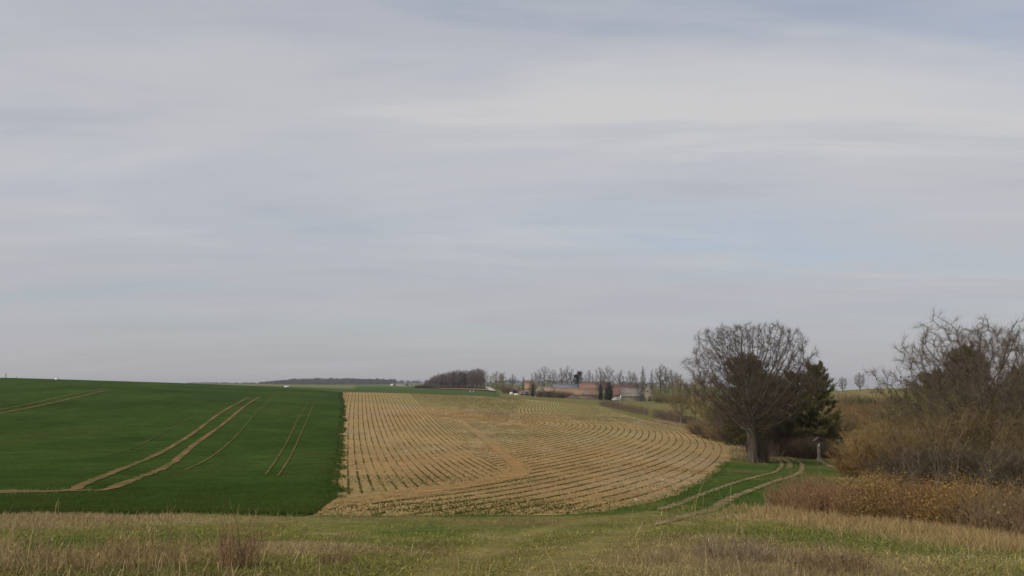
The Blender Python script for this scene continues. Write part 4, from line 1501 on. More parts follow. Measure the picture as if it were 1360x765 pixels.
sh_pale = shrub_proto(3.6, 2.6, (0.22, 0.175, 0.115), ns=9, n1=90, n2=500, r=0.015, spread=0.35)
GB = 'shrubs massed in the right hand thicket'
T_ = [  # px, depth, top py, proto, proto height, label
    (1134, 44, 596, sh_orange, 3.0, 'low rust brown shrub at the track end of the thicket'),
    (1160, 43, 574, sh_orange, 3.0, 'rust brown shrub between the low rust shrub and taller thicket'),
    (1186, 46, 552, sh_orange, 3.0, 'taller rust brown shrub below the spreading tree branch'),
    (1214, 42, 554, sh_brown, 3.6, None), (1240, 45, 540, sh_olive, 3.8, None), (1268, 42, 544, sh_brown, 3.6, None),
    (1296, 44, 540, sh_olive, 3.8, None), (1325, 41, 544, sh_brown, 3.6, None), (1356, 42, 538, sh_brown, 3.6, None), (1385, 42, 552, sh_olive, 3.8, None), (1420, 42, 556, sh_brown, 3.6, None), (1450, 44, 550, sh_olive, 3.8, None), (1490, 42, 556, sh_brown, 3.6, None), (1530, 43, 552, sh_olive, 3.8, None), (1440, 54, 520, sh_brown, 3.6, None), (1500, 54, 522, sh_olive, 3.8, None),
    (1228, 53, 514, sh_olive, 3.8, None), (1262, 54, 506, sh_green, 3.4, None), (1300, 52, 508, sh_olive, 3.8, None), (1338, 53, 504, sh_brown, 3.6, None), (1372, 54, 515, sh_green, 3.4, None),
    (1200, 54, 532, sh_brown, 3.6, None), (1205, 33, 600, sh_dark, 3.4, 'dark dense shrub directly behind the ochre bramble stretch'), (1232, 34, 592, sh_dark, 3.4, 'dark dense shrub directly behind the plain brown bramble stretch'),
    (1262, 33, 596, sh_dark, 3.4, 'dark dense shrub where plain and orange brambles meet'), (1295, 32, 594, sh_dark, 3.4, 'dark dense shrub directly behind the orange bramble stretch'), (1330, 31, 596, sh_dark, 3.4, 'dark dense shrub where orange and grey brambles meet'),
    (1365, 30, 594, sh_dark, 3.4, 'dark dense shrub directly behind the grey brown bramble end'), (1180, 36, 606, sh_dark, 3.4, 'dark dense shrub between the rust shrubs and ochre bramble'),
    (1218, 31, 584, sh_pale, 3.6, 'pale stemmed sparse shrub standing before dark thicket near ochre bramble'), (1270, 30, 578, sh_pale, 3.6, 'pale stemmed sparse shrub before the dark thicket above plain brambles'), (1318, 29.5, 586, sh_pale, 3.6, 'pale stemmed sparse shrub before the dark thicket above orange brambles'),
    (1165, 33, 622, sh_orange, 3.0, 'knee high rust brown shrub above the bramble hedge'),
]
LBL = {id(sh_brown): 'brown twiggy leafless shrub within the right hand thicket', id(sh_olive): 'olive budded leafless shrub within the right hand thicket',
       id(sh_green): 'dark green leafy shrub deep in the right hand thicket', id(sh_dark): 'dark brown dense shrub at the front foot of the right hand thicket', id(sh_orange): 'x'}
for px, dp, tp, pr, hp, lab in T_:
    x, y, z = at(px, dp)
    h = max(0.8, ztop(tp, dp) - z)
    put(pr, px, dp, h * 1.02, hp, lab or LBL[id(pr)], 'shrub', GB if lab is None else None, wsc=float(np.clip(hp / h * 1.0, 0.75, 1.25)))

put(pine_a, 1282, 58, ztop(470, 58) - at(1272, 56)[2], 9, 'dark pine showing behind the wide spreading bare tree', 'tree', wsc=0.85)
put(pine_b, 1358, 62, ztop(494, 62) - at(1352, 60)[2], 9, 'dark bushy pine behind the slender bare tree', 'tree')
put(pine_a, 1238, 62, ztop(500, 62) - at(1225, 60)[2], 9, 'small dark pine on the left flank of the thicket', 'tree')
put(pine_a, 990, 74, ztop(481, 74) - at(990, 74)[2], 9, 'pine directly behind the trunk of the big bare tree', 'tree')
put(pine_b, 1084, 77, ztop(489, 77) - at(1084, 77)[2], 9, 'dense dark pine rising behind the roofed post', 'tree', rz=0.4, wsc=0.85)
put(pine_b, 1052, 78, ztop(500, 78) - at(1052, 78)[2], 9, 'broad pine between the big bare tree and the dense pine', 'tree')
put(pine_a, 1020, 82, ztop(505, 82) - at(1020, 82)[2], 9, 'shorter pine in the gap behind the big bare tree', 'tree')

GD = 'brown shrubs behind the big bare tree'
for px, dp, tp, pr, hp in ((940, 100, 560, sh_dark, 3.4), (958, 96, 556, sh_brown, 3.6), (975, 90, 550, sh_dark, 3.4), (1010, 86, 545, sh_brown, 3.6), (1025, 80, 562, sh_dark, 3.4), (1042, 77, 572, sh_dark, 3.4), (1058, 74, 580, sh_dark, 3.4), (1072, 73, 582, sh_dark, 3.4), (1099, 75, 585, sh_dark, 3.4), (925, 108, 556, sh_brown, 3.6), (1085, 80, 560, sh_green, 3.4), (1030, 92, 530, sh_brown, 3.6), (960, 112, 528, sh_olive, 3.8)):
    h = ztop(tp, dp) - at(px, dp)[2]
    lab = {id(sh_dark): 'dark brown shrub behind the big bare tree and beside the pines', id(sh_brown): 'lighter brown shrub behind the big bare tree', id(sh_green): 'dark green shrub below the dense pine', id(sh_olive): 'olive shrub behind the big bare tree'}[id(pr)]
    put(pr, px, dp, h, hp, lab, 'shrub', GD, wsc=float(np.clip(hp / h, 0.8, 1.2)))

# far slope on the right
GS = 'shrubs on the far grassy slope'
for px, dp, tp, pr, hp in ((1112, 150, 528, sh_brown, 3.6), (1128, 140, 535, sh_orange, 3.0), (1140, 150, 527, sh_green, 3.4), (1158, 145, 532, sh_orange, 3.0), (1172, 135, 540, sh_brown, 3.6), (1190, 130, 545, sh_green, 3.4), (1122, 170, 520, sh_brown, 3.6), (1205, 150, 535, sh_brown, 3.6), (1148, 175, 523, sh_brown, 3.6), (1185, 190, 527, sh_dark, 3.4), (1105, 128, 545, sh_brown, 3.6)):
    h = ztop(tp, dp) - at(px, dp)[2]
    lab = {id(sh_dark): 'low dark hedge shrub high on the far slope', id(sh_brown): 'brown shrub on the far grassy slope', id(sh_green): 'dark green shrub on the far grassy slope', id(sh_orange): 'rust coloured shrub on the far grassy slope'}[id(pr)]
    put(pr, px, dp, h, hp, lab, 'shrub', GS, wsc=float(np.clip(hp / h * 1.3, 0.7, 1.5)))
for px, tp, lab, pr in ((1119, 500, 'low broad bare tree on the far ridge', olive_c), (1142, 494, 'taller round bare tree on the far ridge', olive_c)):
    put(pr, px, 292, ztop(tp, 292) - at(px, 292)[2], 14, lab, 'tree', wsc=1.35)


# ---- bramble hedge in front of the thicket
def hedge(name, line, width, height, n_st, n1, n2, col, label, cat='hedge', r=0.009, l1=0.28, l2=0.16, leaf=None, topn=0.25, group=None, lean=0.25):
    P = resample(line, n=200)
    c0 = P.mean(0)
    z0 = zg(*c0)
    t = empty(name, (c0[0], c0[1], z0))
    tag(t, label, cat, group)
    T = np.gradient(P, axis=0); T = norm(T); Nn = np.stack([-T[:, 1], T[:, 0]], 1)
    i = rng.integers(0, len(P), n_st); s = rng.uniform(-0.5, 0.5, n_st)
    xy = P[i] + Nn[i] * (s * width)[:, None] + rng.normal(0, 0.08, (n_st, 2))
    base = np.stack([xy[:, 0] - c0[0], xy[:, 1] - c0[1], zfun(xy[:, 0], xy[:, 1]) - z0 - 0.08], 1)
    hh = height * (1 - topn + 2 * topn * fbm(i * 0.045, np.zeros(n_st), 7, 3)) * np.sqrt(np.clip(1 - (s * 1.75) ** 2, 0.25, 1)) * rng.uniform(0.6, 1.06, n_st)
    d = norm(rng.normal(0, lean, (n_st, 3)) + np.array((0, 0, 1)))
    cc = np.array(col)
    shrub_mesh(t, base, d, hh, r, n1, n2, l1, l2, cc, 0.0, leaf, 0.14)
    return t


bl = lambda pts: np.array([G(a, b) for a, b in pts])
hedge('bramble_hedge', bl([(1056, 677), (1090, 682), (1120, 686), (1150, 689)]), 1.8, 1.0, 900, 3200, 6500, (0.30, 0.185, 0.10), 'reddish brown bramble hedge at its track end', leaf=(900, .028, (0.26, 0.17, 0.10)))
hedge('bramble_hedge', bl([(1130, 687), (1165, 690), (1205, 694)]), 2.0, 1.08, 700, 2500, 5200, (0.285, 0.180, 0.085), 'ochre leaved stretch of bramble hedge beside the reddish end', leaf=(9000, .032, (0.27, 0.185, 0.055)))
hedge('bramble_hedge', bl([(1195, 694), (1235, 698), (1265, 701)]), 2.0, 1.05, 700, 2500, 5200, (0.275, 0.168, 0.082), 'plain brown stretch of bramble hedge between two ochre ones', leaf=(4000, .03, (0.24, 0.155, 0.065)))
hedge('bramble_hedge', bl([(1250, 700), (1290, 704), (1330, 709)]), 2.0, 1.1, 750, 2600, 5600, (0.30, 0.19, 0.080), 'bright orange ochre stretch of bramble hedge', leaf=(10000, .032, (0.28, 0.175, 0.055)))
hedge('bramble_hedge', bl([(1320, 708), (1360, 714), (1420, 722), (1480, 728)]), 2.0, 1.0, 900, 3200, 7000, (0.23, 0.16, 0.088), 'grey brown end of bramble hedge beyond the orange stretch', leaf=(700, .05, (0.18, 0.13, 0.07)))

# ---- low hedges along the seedling field
HB = (0.165, 0.115, 0.085)
hedge('field_hedge', np.array([at(795, 262)[:2], at(808, 235)[:2], at(822, 210)[:2], at(838, 190)[:2], at(852, 175)[:2]]) + np.array((1.0, 0)), 2.6, 2.3, 700, 2600, 5000, HB, 'low brown hedge running up to the farm', r=0.03, l1=0.6, l2=0.4)
hedge('field_hedge', np.array([at(862, 166)[:2], at(880, 152)[:2], at(900, 141)[:2], at(922, 131)[:2]]) + np.array((1.5, 0)), 2.6, 2.2, 700, 2600, 5000, HB, 'low brown hedge between the gap and the pale young tree', r=0.026, l1=0.55, l2=0.35)
hedge('field_hedge', np.array([at(918, 130)[:2], at(940, 116)[:2], at(960, 104)[:2], at(978, 92)[:2], at(994, 80)[:2], at(1003, 71)[:2]]) + np.array((1.5, 1.0)), 2.2, 1.6, 1000, 3600, 7500, HB, 'low brown hedge ending behind the big bare tree', r=0.022, l1=0.5, l2=0.3)

# young pale trees by that hedge
put(olive_a, 903, 138, ztop(496, 138) - at(903, 138)[2], 9, 'pale olive young tree growing in the low hedge', 'tree', rz=0.5, wsc=0.85)
put(olive_a, 938, 118, ztop(489, 118) - at(938, 118)[2], 9, 'orange tinged bare tree between low hedge and big tree', 'tree', rz=2.2, wsc=0.9)
put(olive_a, 922, 145, ztop(500, 145) - at(922, 145)[2], 9, 'smaller olive bare tree behind the orange tinged tree', 'tree', rz=4.0, wsc=0.9)
exec_done = True

# ------------------------------------------------------------------ roofed wayside post
x, y = G(1088, 612)
post = empty('wayside_post', (x, y, zg(x, y) - 0.05))
tag(post, 'wooden wayside post under a small pitched roof beside the track', 'post')
MW = noise_mat('weathered_wood', (0.15, 0.12, 0.085), (0.27, 0.225, 0.17), 6, 0.85, 0.4, (4, 4, 0.7))
MWD = noise_mat('dark_wood', (0.09, 0.08, 0.072), (0.17, 0.155, 0.14), 6, 0.8, 0.3, (1, 1, 1))
MWHT = noise_mat('white_enamel', (0.55, 0.55, 0.56), (0.66, 0.66, 0.66), 3, 0.5)
mb = MB()
for z0, z1, w0, w1 in ((0, 0.35, 0.15, 0.145), (0.35, 1.75, 0.12, 0.10)):
    v = []
    for zz, ww in ((z0, w0), (z1, w1)):
        v += [(-ww, -ww, zz), (ww, -ww, zz), (ww, ww, zz), (-ww, ww, zz)]
    mb.add(v, np.array([(0, 1, 5, 4), (1, 2, 6, 5), (2, 3, 7, 6), (3, 0, 4, 7), (4, 5, 6, 7)]))
mb.build('post_shaft', MW, post)
for s in (-1, 1):
    mb = MB()
    v = [(0, -0.3, 2.12), (s * 0.42, -0.3, 1.76), (s * 0.42, 0.3, 1.76), (0, 0.3, 2.12)]
    v += [(a, b, c - 0.05) for a, b, c in v]
    ff = np.array([(0, 1, 2, 3), (7, 6, 5, 4), (0, 4, 5, 1), (1, 5, 6, 2), (2, 6, 7, 3), (3, 7, 4, 0)])
    mb.add(v, ff if s > 0 else ff[:, ::-1])
    mb.build('roof_board', MWD, post)
mb = MB(); mb.box(-0.34, 0.34, -0.045, 0.045, 1.68, 1.76); mb.build('cross_beam', MW, post)
mb = MB(); mb.box(-0.05, 0.05, -0.05, 0.05, 1.75, 2.06); mb.build('king_post', MW, post)
mb = MB(); mb.box(-0.075, 0.075, -0.135, -0.118, 1.22, 1.50); mb.build('plaque', MWHT, post)
mb = MB(); mb.box(-0.26, 0.26, -0.24, 0.24, -0.3, 0.10); mb.build('plinth', noise_mat('plinth_stone', (.25, .22, .18), (.4, .36, .3), 8), post)

# ------------------------------------------------------------------ farm and village
MST = noise_mat('rubble_stone', (0.22, 0.18, 0.13), (0.39, 0.33, 0.25), 1.5, 0.9, 0.3)
MST2 = noise_mat('pale_plaster', (0.30, 0.25, 0.18), (0.47, 0.41, 0.32), 0.9, 0.9, 0.1)
MCR = noise_mat('white_render', (0.66, 0.63, 0.58), (0.80, 0.78, 0.74), 0.6, 0.85)
MOR = roof_mat('orange_tile', (0.20, 0.125, 0.078), (0.37, 0.24, 0.155), 0.5)
MRD = roof_mat('red_tile', (0.185, 0.105, 0.078), (0.28, 0.155, 0.118), 0.5)
MDR = roof_mat('old_red_tile', (0.095, 0.060, 0.050), (0.23, 0.115, 0.092), 0.45)
MPK = roof_mat('faded_pink_tile', (0.27, 0.165, 0.135), (0.38, 0.24, 0.20), 0.5)
MSL = roof_mat('slate', (0.13, 0.135, 0.15), (0.22, 0.22, 0.235), 0.5)
MPL = roof_mat('pale_sheet_roof', (0.14, 0.11, 0.09), (0.44, 0.38, 0.32), 0.35)  # pale sheeting; the low barn's sunlit whiteness is put into this colour
MBR = roof_mat('brown_tile', (0.15, 0.105, 0.08), (0.25, 0.18, 0.14), 0.5)
MDK = noise_mat('opening_shade', (0.012, 0.011, 0.010), (0.03, 0.026, 0.022), 2)  # near-black colour paints the shade inside open doorways
MDOOR = noise_mat('old_door_wood', (0.10, 0.065, 0.045), (0.18, 0.12, 0.085), 3)
MGL = noise_mat('window_glass', (0.04, 0.045, 0.05), (0.09, 0.095, 0.10), 2, 0.15, None, (1, 1, 1), 0.5)


def house(name, px0, px1, py_base, py_eave, py_ridge, depth, deep, wall, roof, label, gable=False, wins=(), doors=(), chim=(), rot=0.0, open_front=None, cat='building', over=0.3):
    x0, x1 = U(px0) * depth, U(px1) * depth
    xc = (x0 + x1) / 2; w = (x1 - x0)
    zb = min(zg(xc, depth), zg(x0, depth), zg(x1, depth), zg(xc, depth + deep)) - 0.25
    he = ztop(py_eave, depth) - zb; hr = ztop(py_ridge, depth) - zb
    t = empty(name, (xc, depth, zb), rot)
    tag(t, label, cat)
    hw = w / 2
    mb = MB()
    if gable:      # ridge runs away from the viewer
        v = [(-hw, 0, 0), (hw, 0, 0), (hw, deep, 0), (-hw, deep, 0), (-hw, 0, he), (hw, 0, he), (hw, deep, he), (-hw, deep, he), (0, 0, hr), (0, deep, hr)]
        mb.add(v, [np.array([(0, 1, 5, 4), (1, 2, 6, 5), (2, 3, 7, 6), (3, 0, 4, 7)]), np.array([(4, 5, 8), (6, 7, 9)])])
        A = [((-hw - over, -over, he - over * (hr - he) / hw), (0, -over, hr), (0, deep + over, hr), (-hw - over, deep + over, he - over * (hr - he) / hw)),
             ((hw + over, deep + over, he - over * (hr - he) / hw), (0, deep + over, hr), (0, -over, hr), (hw + over, -over, he - over * (hr - he) / hw))]
    else:
        hd = deep / 2
        v = [(-hw, 0, 0), (hw, 0, 0), (hw, deep, 0), (-hw, deep, 0), (-hw, 0, he), (hw, 0, he), (hw, deep, he), (-hw, deep, he), (-hw, hd, hr), (hw, hd, hr)]
        qd = [(1, 2, 6, 5), (2, 3, 7, 6), (3, 0, 4, 7)]
        if open_front is None:
            qd.append((0, 1, 5, 4))
        mb.add(v, [np.array(qd), np.array([(5, 6, 9), (7, 4, 8)])])
        if open_front is not None:
            for k in range(open_front + 1):
                xx = -hw + 0.15 + (w - 0.3) * k / open_front
                mb.box(xx - 0.15, xx + 0.15, 0, 0.3, 0, he)
            mb.box(-hw, hw, deep * 0.55, deep * 0.55 + 0.2, 0, he)
        sl = over * (hr - he) / hd
        A = [((hw + over, -over, he - sl), (hw + over, hd, hr), (-hw - over, hd, hr), (-hw - over, -over, he - sl)),
             ((-hw - over, deep + over, he - sl), (-hw - over, hd, hr), (hw + over, hd, hr), (hw + over, deep + over, he - sl))]
    mb.build('wall', wall, t)
    rm = MB()
    for quad in A:
        top = [(a, b, c + 0.20) for a, b, c in quad]; bot = [(a, b, c + 0.03) for a, b, c in quad]
        rm.add(top + bot, np.array([(3, 2, 1, 0), (4, 5, 6, 7), (0, 1, 5, 4), (1, 2, 6, 5), (2, 3, 7, 6), (3, 0, 4, 7)]))
    rf = rm.build('roof', roof, t)
    for cx in chim:
        cm = MB()
        cyy = deep / 2 if not gable else deep * 0.3
        cxx = cx * hw if not gable else cx * hw * 0.3
        cm.box(cxx - 0.35, cxx + 0.35, cyy - 0.3, cyy + 0.3, hr - 0.8, hr + 1.1)
        cm.box(cxx - 0.42, cxx + 0.42, cyy - 0.37, cyy + 0.37, hr + 1.1, hr + 1.25)
        cm.build('chimney', MOR, rf)
    for (fx, fz, ww, wh) in wins:
        wm = MB(); wm.box(fx * hw - ww / 2, fx * hw + ww / 2, -0.035, 0.05, fz, fz + wh)
        pn = wm.build('window', MGL, t)
        fm = MB()
        fm.box(fx * hw - ww / 2 - .08, fx * hw + ww / 2 + .08, -0.09, 0.0, fz - .10, fz - .002)
        fm.box(fx * hw - .03, fx * hw + .03, -0.06, -0.037, fz, fz + wh)
        fm.build('frame', MCR, pn)
    for (fx, ww, wh, mt) in doors:
        dm = MB(); dm.box(fx * hw - ww / 2, fx * hw + ww / 2, -0.05, 0.05, 0.0, wh + 0.25)
        dm.build('door', mt, t)
    return t


house('barn', 738, 803, 533, 524.3, 516, 388, 11, MST, MOR, 'long stone barn with mottled orange tiled roof', wins=((-0.7, 2.6, 0.8, 0.9), (0.1, 2.6, .8, .9)), doors=((-0.35, 3.0, 3.0, MDOOR),))
house('barn', 735, 772, 532, 516, 510.3, 432, 10, MST, MSL, 'grey slate roofed barn behind the orange roofed one')
house('barn', 771, 812, 532, 517, 508.8, 415, 10, MST2, MRD, 'taller red tiled building behind the long orange roof', chim=())
house('shed', 812, 851, 533, 524.8, 511, 400, 13, MST, MDR, 'open fronted shed under a dark old red roof', open_front=5)
house('barn', 826, 850, 533.5, 526, 516.2, 378, 8, MST, MPL, 'low pale walled barn with patchy roof coloured pale as sunlit', wins=((-0.05, 1.6, 0.8, 1.3),))
house('house', 850, 868, 533, 520, 511, 384, 12, MST2, MBR, 'pale gabled building between the patchy pale roof and the poplar row', gable=True, wins=((0.0, 4.6, 0.8, 1.0),), doors=((0.35, 1.6, 2.4, MDOOR),))
house('shed', 871, 890, 533, 529, 526.5, 380, 6, MST, MBR, 'small low brown roofed shed among thin trees', doors=((-0.3, 1.8, 1.5, MDK), (0.4, 1.2, 1.5, MDK)))
house('house', 708, 723, 531, 519.5, 510, 390, 9, MST2, MOR, 'pale gabled house with blank end wall beside ivy tree', gable=True)
house('house', 722.5, 738, 530, 520, 514.5, 398, 8, MST2, MPK, 'faded pink roofed house adjoining the pale gabled one', wins=((0.5, 2.0, 0.8, 1.1), (-0.1, 2.0, 0.8, 1.1)))
house('house', 697, 708, 529, 516, 508.2, 408, 8, MST2, MOR, 'bright orange roofed house half hidden by olive tree', chim=(-0.7,), wins=((0.1, 3.0, 0.9, 1.2),))
house('shed', 690, 706, 528.5, 523, 519.5, 402, 5, MST2, MBR, 'low pale outbuilding beside the orange roofed house', doors=((0.2, 1.6, 1.8, MDK), (-0.5, 1.0, 1.8, MDOOR)))
house('barn', 676, 690, 526, 518.5, 514, 440, 9, MST, MBR, 'brown roofed barn behind the silvery bush', doors=((0.0, 2.2, 2.4, MDK),))
house('house', 646, 653, 517.5, 514, 511.8, 640, 7, MCR, MBR, 'tiny white house beside the pale lane', wins=((0.2, 1.0, 0.8, 1.0),))
# garden wall pieces
for px0, px1, pyt, dep, mt, lab in ((677, 681, 520.5, 398, MCR, 'short white gate pier wall near the lane end'), (682.5, 690, 522.5, 396, MCR, 'sloping white garden wall left of pale outbuilding'), (802, 824, 526.5, 392, MST, 'stone yard wall linking orange barn and open shed')):
    x0, x1 = U(px0) * dep, U(px1) * dep
    zb = zg((x0 + x1) / 2, dep)
    t = empty('garden_wall', ((x0 + x1) / 2, dep, zb)); tag(t, lab, 'wall')
    hw = (x1 - x0) / 2; h = ztop(pyt, dep) - zb
    mb = MB(); mb.box(-hw, hw, 0, 0.4, -0.4, h); mb.build('wall', mt, t)
    mb = MB(); mb.box(-hw - .05, hw + .05, -0.06, 0.46, h, h + 0.1); mb.build('coping', MST2, t)
# far pale works buildings
for px0, px1, pt, lab, mt in ((518.5, 526.5, 510.0, 'small white far off works hall left of lone tree', MCR), (527, 548, 511.2, 'long low white far off works hall behind lone tree', MCR)):
    house('works_hall', px0, px1, 516, pt + 0.6, pt, 900, 22, mt, MPL if px0 > 520 else MCR, lab, over=0.1, doors=((0.3, 3.0, 3.2, MDOOR),))

# dirt heaps in the yard
MH = noise_mat('dark_earth', (0.075, 0.055, 0.045), (0.15, 0.11, 0.088), 1.2, 0.95, 0.8)
for px, dep, w, h, lab in ((761, 372, 4.2, 2.4, 'long dark earth heap in front of the orange barn'), (783, 370, 3.4, 2.0, 'steeper dark earth heap beside the ivy trunk')):
    x, y, z = at(px, dep)
    nn = 26
    gx_, gy_ = np.meshgrid(np.linspace(-1, 1, nn), np.linspace(-1, 1, nn))
    rr = np.hypot(gx_, gy_)
    hz = h * np.clip(1 - rr, 0, 1) ** 0.8 * (0.7 + 0.6 * fbm(gx_.ravel() * 3 + px, gy_.ravel() * 3, 9, 3).reshape(nn, nn)) - 0.25
    v = np.stack([gx_.ravel() * w, gy_.ravel() * w * 0.7, hz.ravel()], 1)
    idx = np.arange(nn * nn).reshape(nn, nn)
    ff = np.stack([idx[:-1, :-1], idx[:-1, 1:], idx[1:, 1:], idx[1:, :-1]], -1).reshape(-1, 4)
    o = mk('earth_heap', v, ff, MH, None, None, True, (x, y, z))
    tag(o, lab, 'heap')

# white car with raised tailgate
x, y, z = at(818.5, 370)
car = empty('parked_car', (x, y, z)); tag(car, 'white car parked in the yard with its tailgate raised', 'car')
MCW = noise_mat('white_paint', (0.74, 0.74, 0.74), (0.80, 0.80, 0.80), 1, 0.35, None, (1, 1, 1), 0.5)
MTY = noise_mat('rubber', (0.015, 0.015, 0.015), (0.03, 0.03, 0.03), 6)
prof_c = [(-2.1, 0.35), (-2.15, 0.75), (-1.2, 0.95), (-0.55, 1.45), (1.2, 1.5), (1.75, 1.35), (1.95, 0.9), (1.95, 0.35)]
v = [(a, -0.85, b) for a, b in prof_c] + [(a, 0.85, b) for a, b in prof_c]
k = len(prof_c)
mb = MB()
mb.add(v, [np.array([(i, (i + 1) % k, k + (i + 1) % k, k + i) for i in range(k)]), np.array([(0, i + 1, i) for i in range(1, k - 1)] + [(k, k + i, k + i + 1) for i in range(1, k - 1)])])
mb.build('body', MCW, car)
for s in (-1, 1):
    mb = MB()
    yy = s * 0.862
    mb.add([(-0.95, yy, 0.98), (-0.45, yy, 1.38), (0.3, yy, 1.42), (0.3, yy, 0.98), (0.38, yy, 0.98), (0.38, yy, 1.42), (1.15, yy, 1.42), (1.5, yy, 0.98)], np.array([(0, 3, 2, 1), (4, 7, 6, 5)]))
    mb.build('side_window', MGL, car)
    for wx in (-1.35, 1.25):
        v, f = tubes([(wx, s * 0.7, 0.33)], [(wx, s * 0.88, 0.33)], [0.33], [0.33], 16)
        cap = np.array([[(0 if s < 0 else 16) + 0, 16 + i + 1, 16 + i] for i in range(1, 15)])
        whl = mk('wheel', v, [f, cap], MTY, car)
        v, f = tubes([(wx, s * 0.88, 0.33)], [(wx, s * 0.895, 0.33)], [0.2], [0.19], 12)
        cap = np.array([[12, 12 + i + 1, 12 + i] for i in range(1, 11)])
        mk('rim', v, [f, cap], MCW, whl)
mb = MB(); mb.box(1.72, 2.05, -0.8, 0.8, 1.42, 2.45); mb.build('tailgate', MCW, car)
mb = MB(); mb.box(-2.2, -2.1, -0.8, -0.5, 0.62, 0.76); mb.build('headlight', MGL, car)
mb = MB(); mb.box(-2.2, -2.1, 0.5, 0.8, 0.62, 0.76); mb.build('headlight', MGL, car)


# ---- farm trees
def ht(px, dep, tp):
    return (ztop(tp, dep) - at(px, dep)[2]) * 1.13


for px, dep, tp, pr, hp, lab, ws in (
    (723, 440, 490, round_a, 14, 'tall round bare tree behind the pale gabled house', 0.9),
    (711, 430, 497, round_b, 14, 'dark round bare tree above the orange roofed house', 1.0),
    (735, 455, 494, round_b, 14, 'bare tree behind the faded pink roof', 0.75),
    (746, 460, 493, thin_a, 14, 'thin bare tree rising over the slate roof', 1.0),
    (753, 458, 491, thin_a, 14, 'thin bare tree rising over the slate roof', 1.0),
    (759, 462, 494, thin_a, 14, 'thin bare tree rising over the slate roof', 1.0),
    (782, 440, 495, round_b, 14, 'bare tree behind the red roof beside dark conifer', 0.8),
    (797, 376, 492, round_b, 14, 'bare tree with slim ivy clad trunk before the orange barn', 0.75),
    (808, 374, 490, round_a, 14, 'broad bare tree with thick ivy round its trunk', 0.75),
    (824, 450, 496, thin_a, 14, 'thin bare tree behind the dark red roof', 1.2),
    (837, 452, 497, thin_a, 14, 'thin bare tree behind the dark red roof', 1.2),
    (843, 460, 498, thin_a, 14, 'thin bare tree behind the dark red roof', 1.0),
    (866, 396, 495, tall_a, 16, 'shorter poplar beside the tall pointed poplar', 0.9),
    (877, 390, 490, thin_a, 14, 'open crowned bare tree above the small shed', 1.3),
    (884, 394, 491, round_b, 14, 'open branched bare tree right of the small shed', 0.8),
    (893, 400, 496, thin_a, 14, 'open crowned bare tree near the pale olive tree', 1.3),
    (900, 330, 500, thin_a, 14, 'bare tree standing in the paddock behind the pale olive tree', 1.2),
    (660, 428, 496, olive_a, 9, 'olive bushy tree beside the pale lane', 1.35),
    (668, 445, 498, thin_a, 14, 'thin bare tree behind the silvery bush', 1.3),
    (681, 450, 500, thin_a, 14, 'sparse bare tree above the brown barn', 1.5),
    (695, 430, 502, tall_a, 16, 'small pointed bare tree left of the orange roof', 1.4),
    (707, 385, 506, olive_a, 9, 'olive tree with dark stem before the pale gabled house', 0.9),
    (870, 376, 512, olive_a, 9, 'olive bush beside the small low shed', 1.0),
    (883, 372, 514, olive_a, 9, 'small olive bush before the small low shed', 1.0),
    (536.8, 880, 508.3, round_a, 14, 'lone round tree before the far off white halls', 0.9),
    (643, 620, 509.5, round_b, 14, 'small round bare tree at the foot of the pale lane', 1.1),
):
    gp = 'thin bare trees behind the slate roof' if 'slate roof' in lab and lab.startswith('thin') else ('thin bare trees behind the dark red roof' if lab.startswith('thin bare tree behind the dark red') else None)
    put(pr, px, dep, ht(px, dep, tp), hp, lab, 'tree', gp, wsc=ws)
put(tall_a, 854, 374, ht(854, 374, 491), 16, 'tall pointed bare poplar before the pale gabled building', 'tree', wsc=1.1)


def ivy(px, dep, h, rw, n, label):
    x, y, z = at(px, dep)
    t = empty('ivy', (x, y, z)); tag(t, label, 'ivy')
    zz = rng.uniform(0, h, n); a = rng.uniform(0, 6.28, n)
    q = rw * np.interp(zz / h, [0, 0.3, 0.8, 1], [0.9, 1.0, 0.8, 0.2]) * np.sqrt(rng.random(n)) * (0.25 + 1.3 * vnoise(a * 1.3, zz * 0.9, 4))
    v, f, c = leaf_tris(np.stack([np.cos(a) * q, np.sin(a) * q, zz], 1), 0.35, (0.026, 0.034, 0.016))
    mk('leaves', v, f, MLEAF, t, c)
    v, f = tubes([(0.2, 0, 0), (-0.2, 0.1, 0)], [(0.1, 0, h * 0.9), (-.1, 0.1, h * 0.8)], [0.06, .06], [0.02, .02], 5)
    mk('stem', v, f, MBARKD, t)


ivy(797.5, 375.6, 7.4, 0.85, 1800, 'slim dark ivy column on a bare tree before the barn')
ivy(808.5, 373.4, 8.2, 1.7, 5200, 'thick dark ivy mass round the trunk beside the white car')
ivy(708, 384.5, 6.0, 0.8, 1400, 'dark ivy stem before the pale gabled house')

# conifers
x, y, z = at(768, 445)
con = pine_proto(9, [(0.5, 2.4), (3, 3.2), (6, 3.0), (8, 2.0), (9, 0.6)], 70, 4, (0.020, 0.028, 0.013), (0.034, 0.044, 0.018), 0.25, 0.4)
put(con, 770, 445, ht(770, 445, 498.5), 9, 'dark conifer standing over the slate and red roofs', 'tree', wsc=0.62)
put(con, 765, 448, ht(765, 448, 502), 9, 'lower dark conifer beside the tallest farm conifer', 'tree', wsc=0.7)
put(con, 648, 630, ht(648, 630, 508.8), 9, 'tiny dark conifer beside the tiny white house', 'tree', wsc=0.5)
put(con, 941, 122, 2.4, 9, 'small dark evergreen bush at the foot of the hedge tree', 'shrub', wsc=1.0)

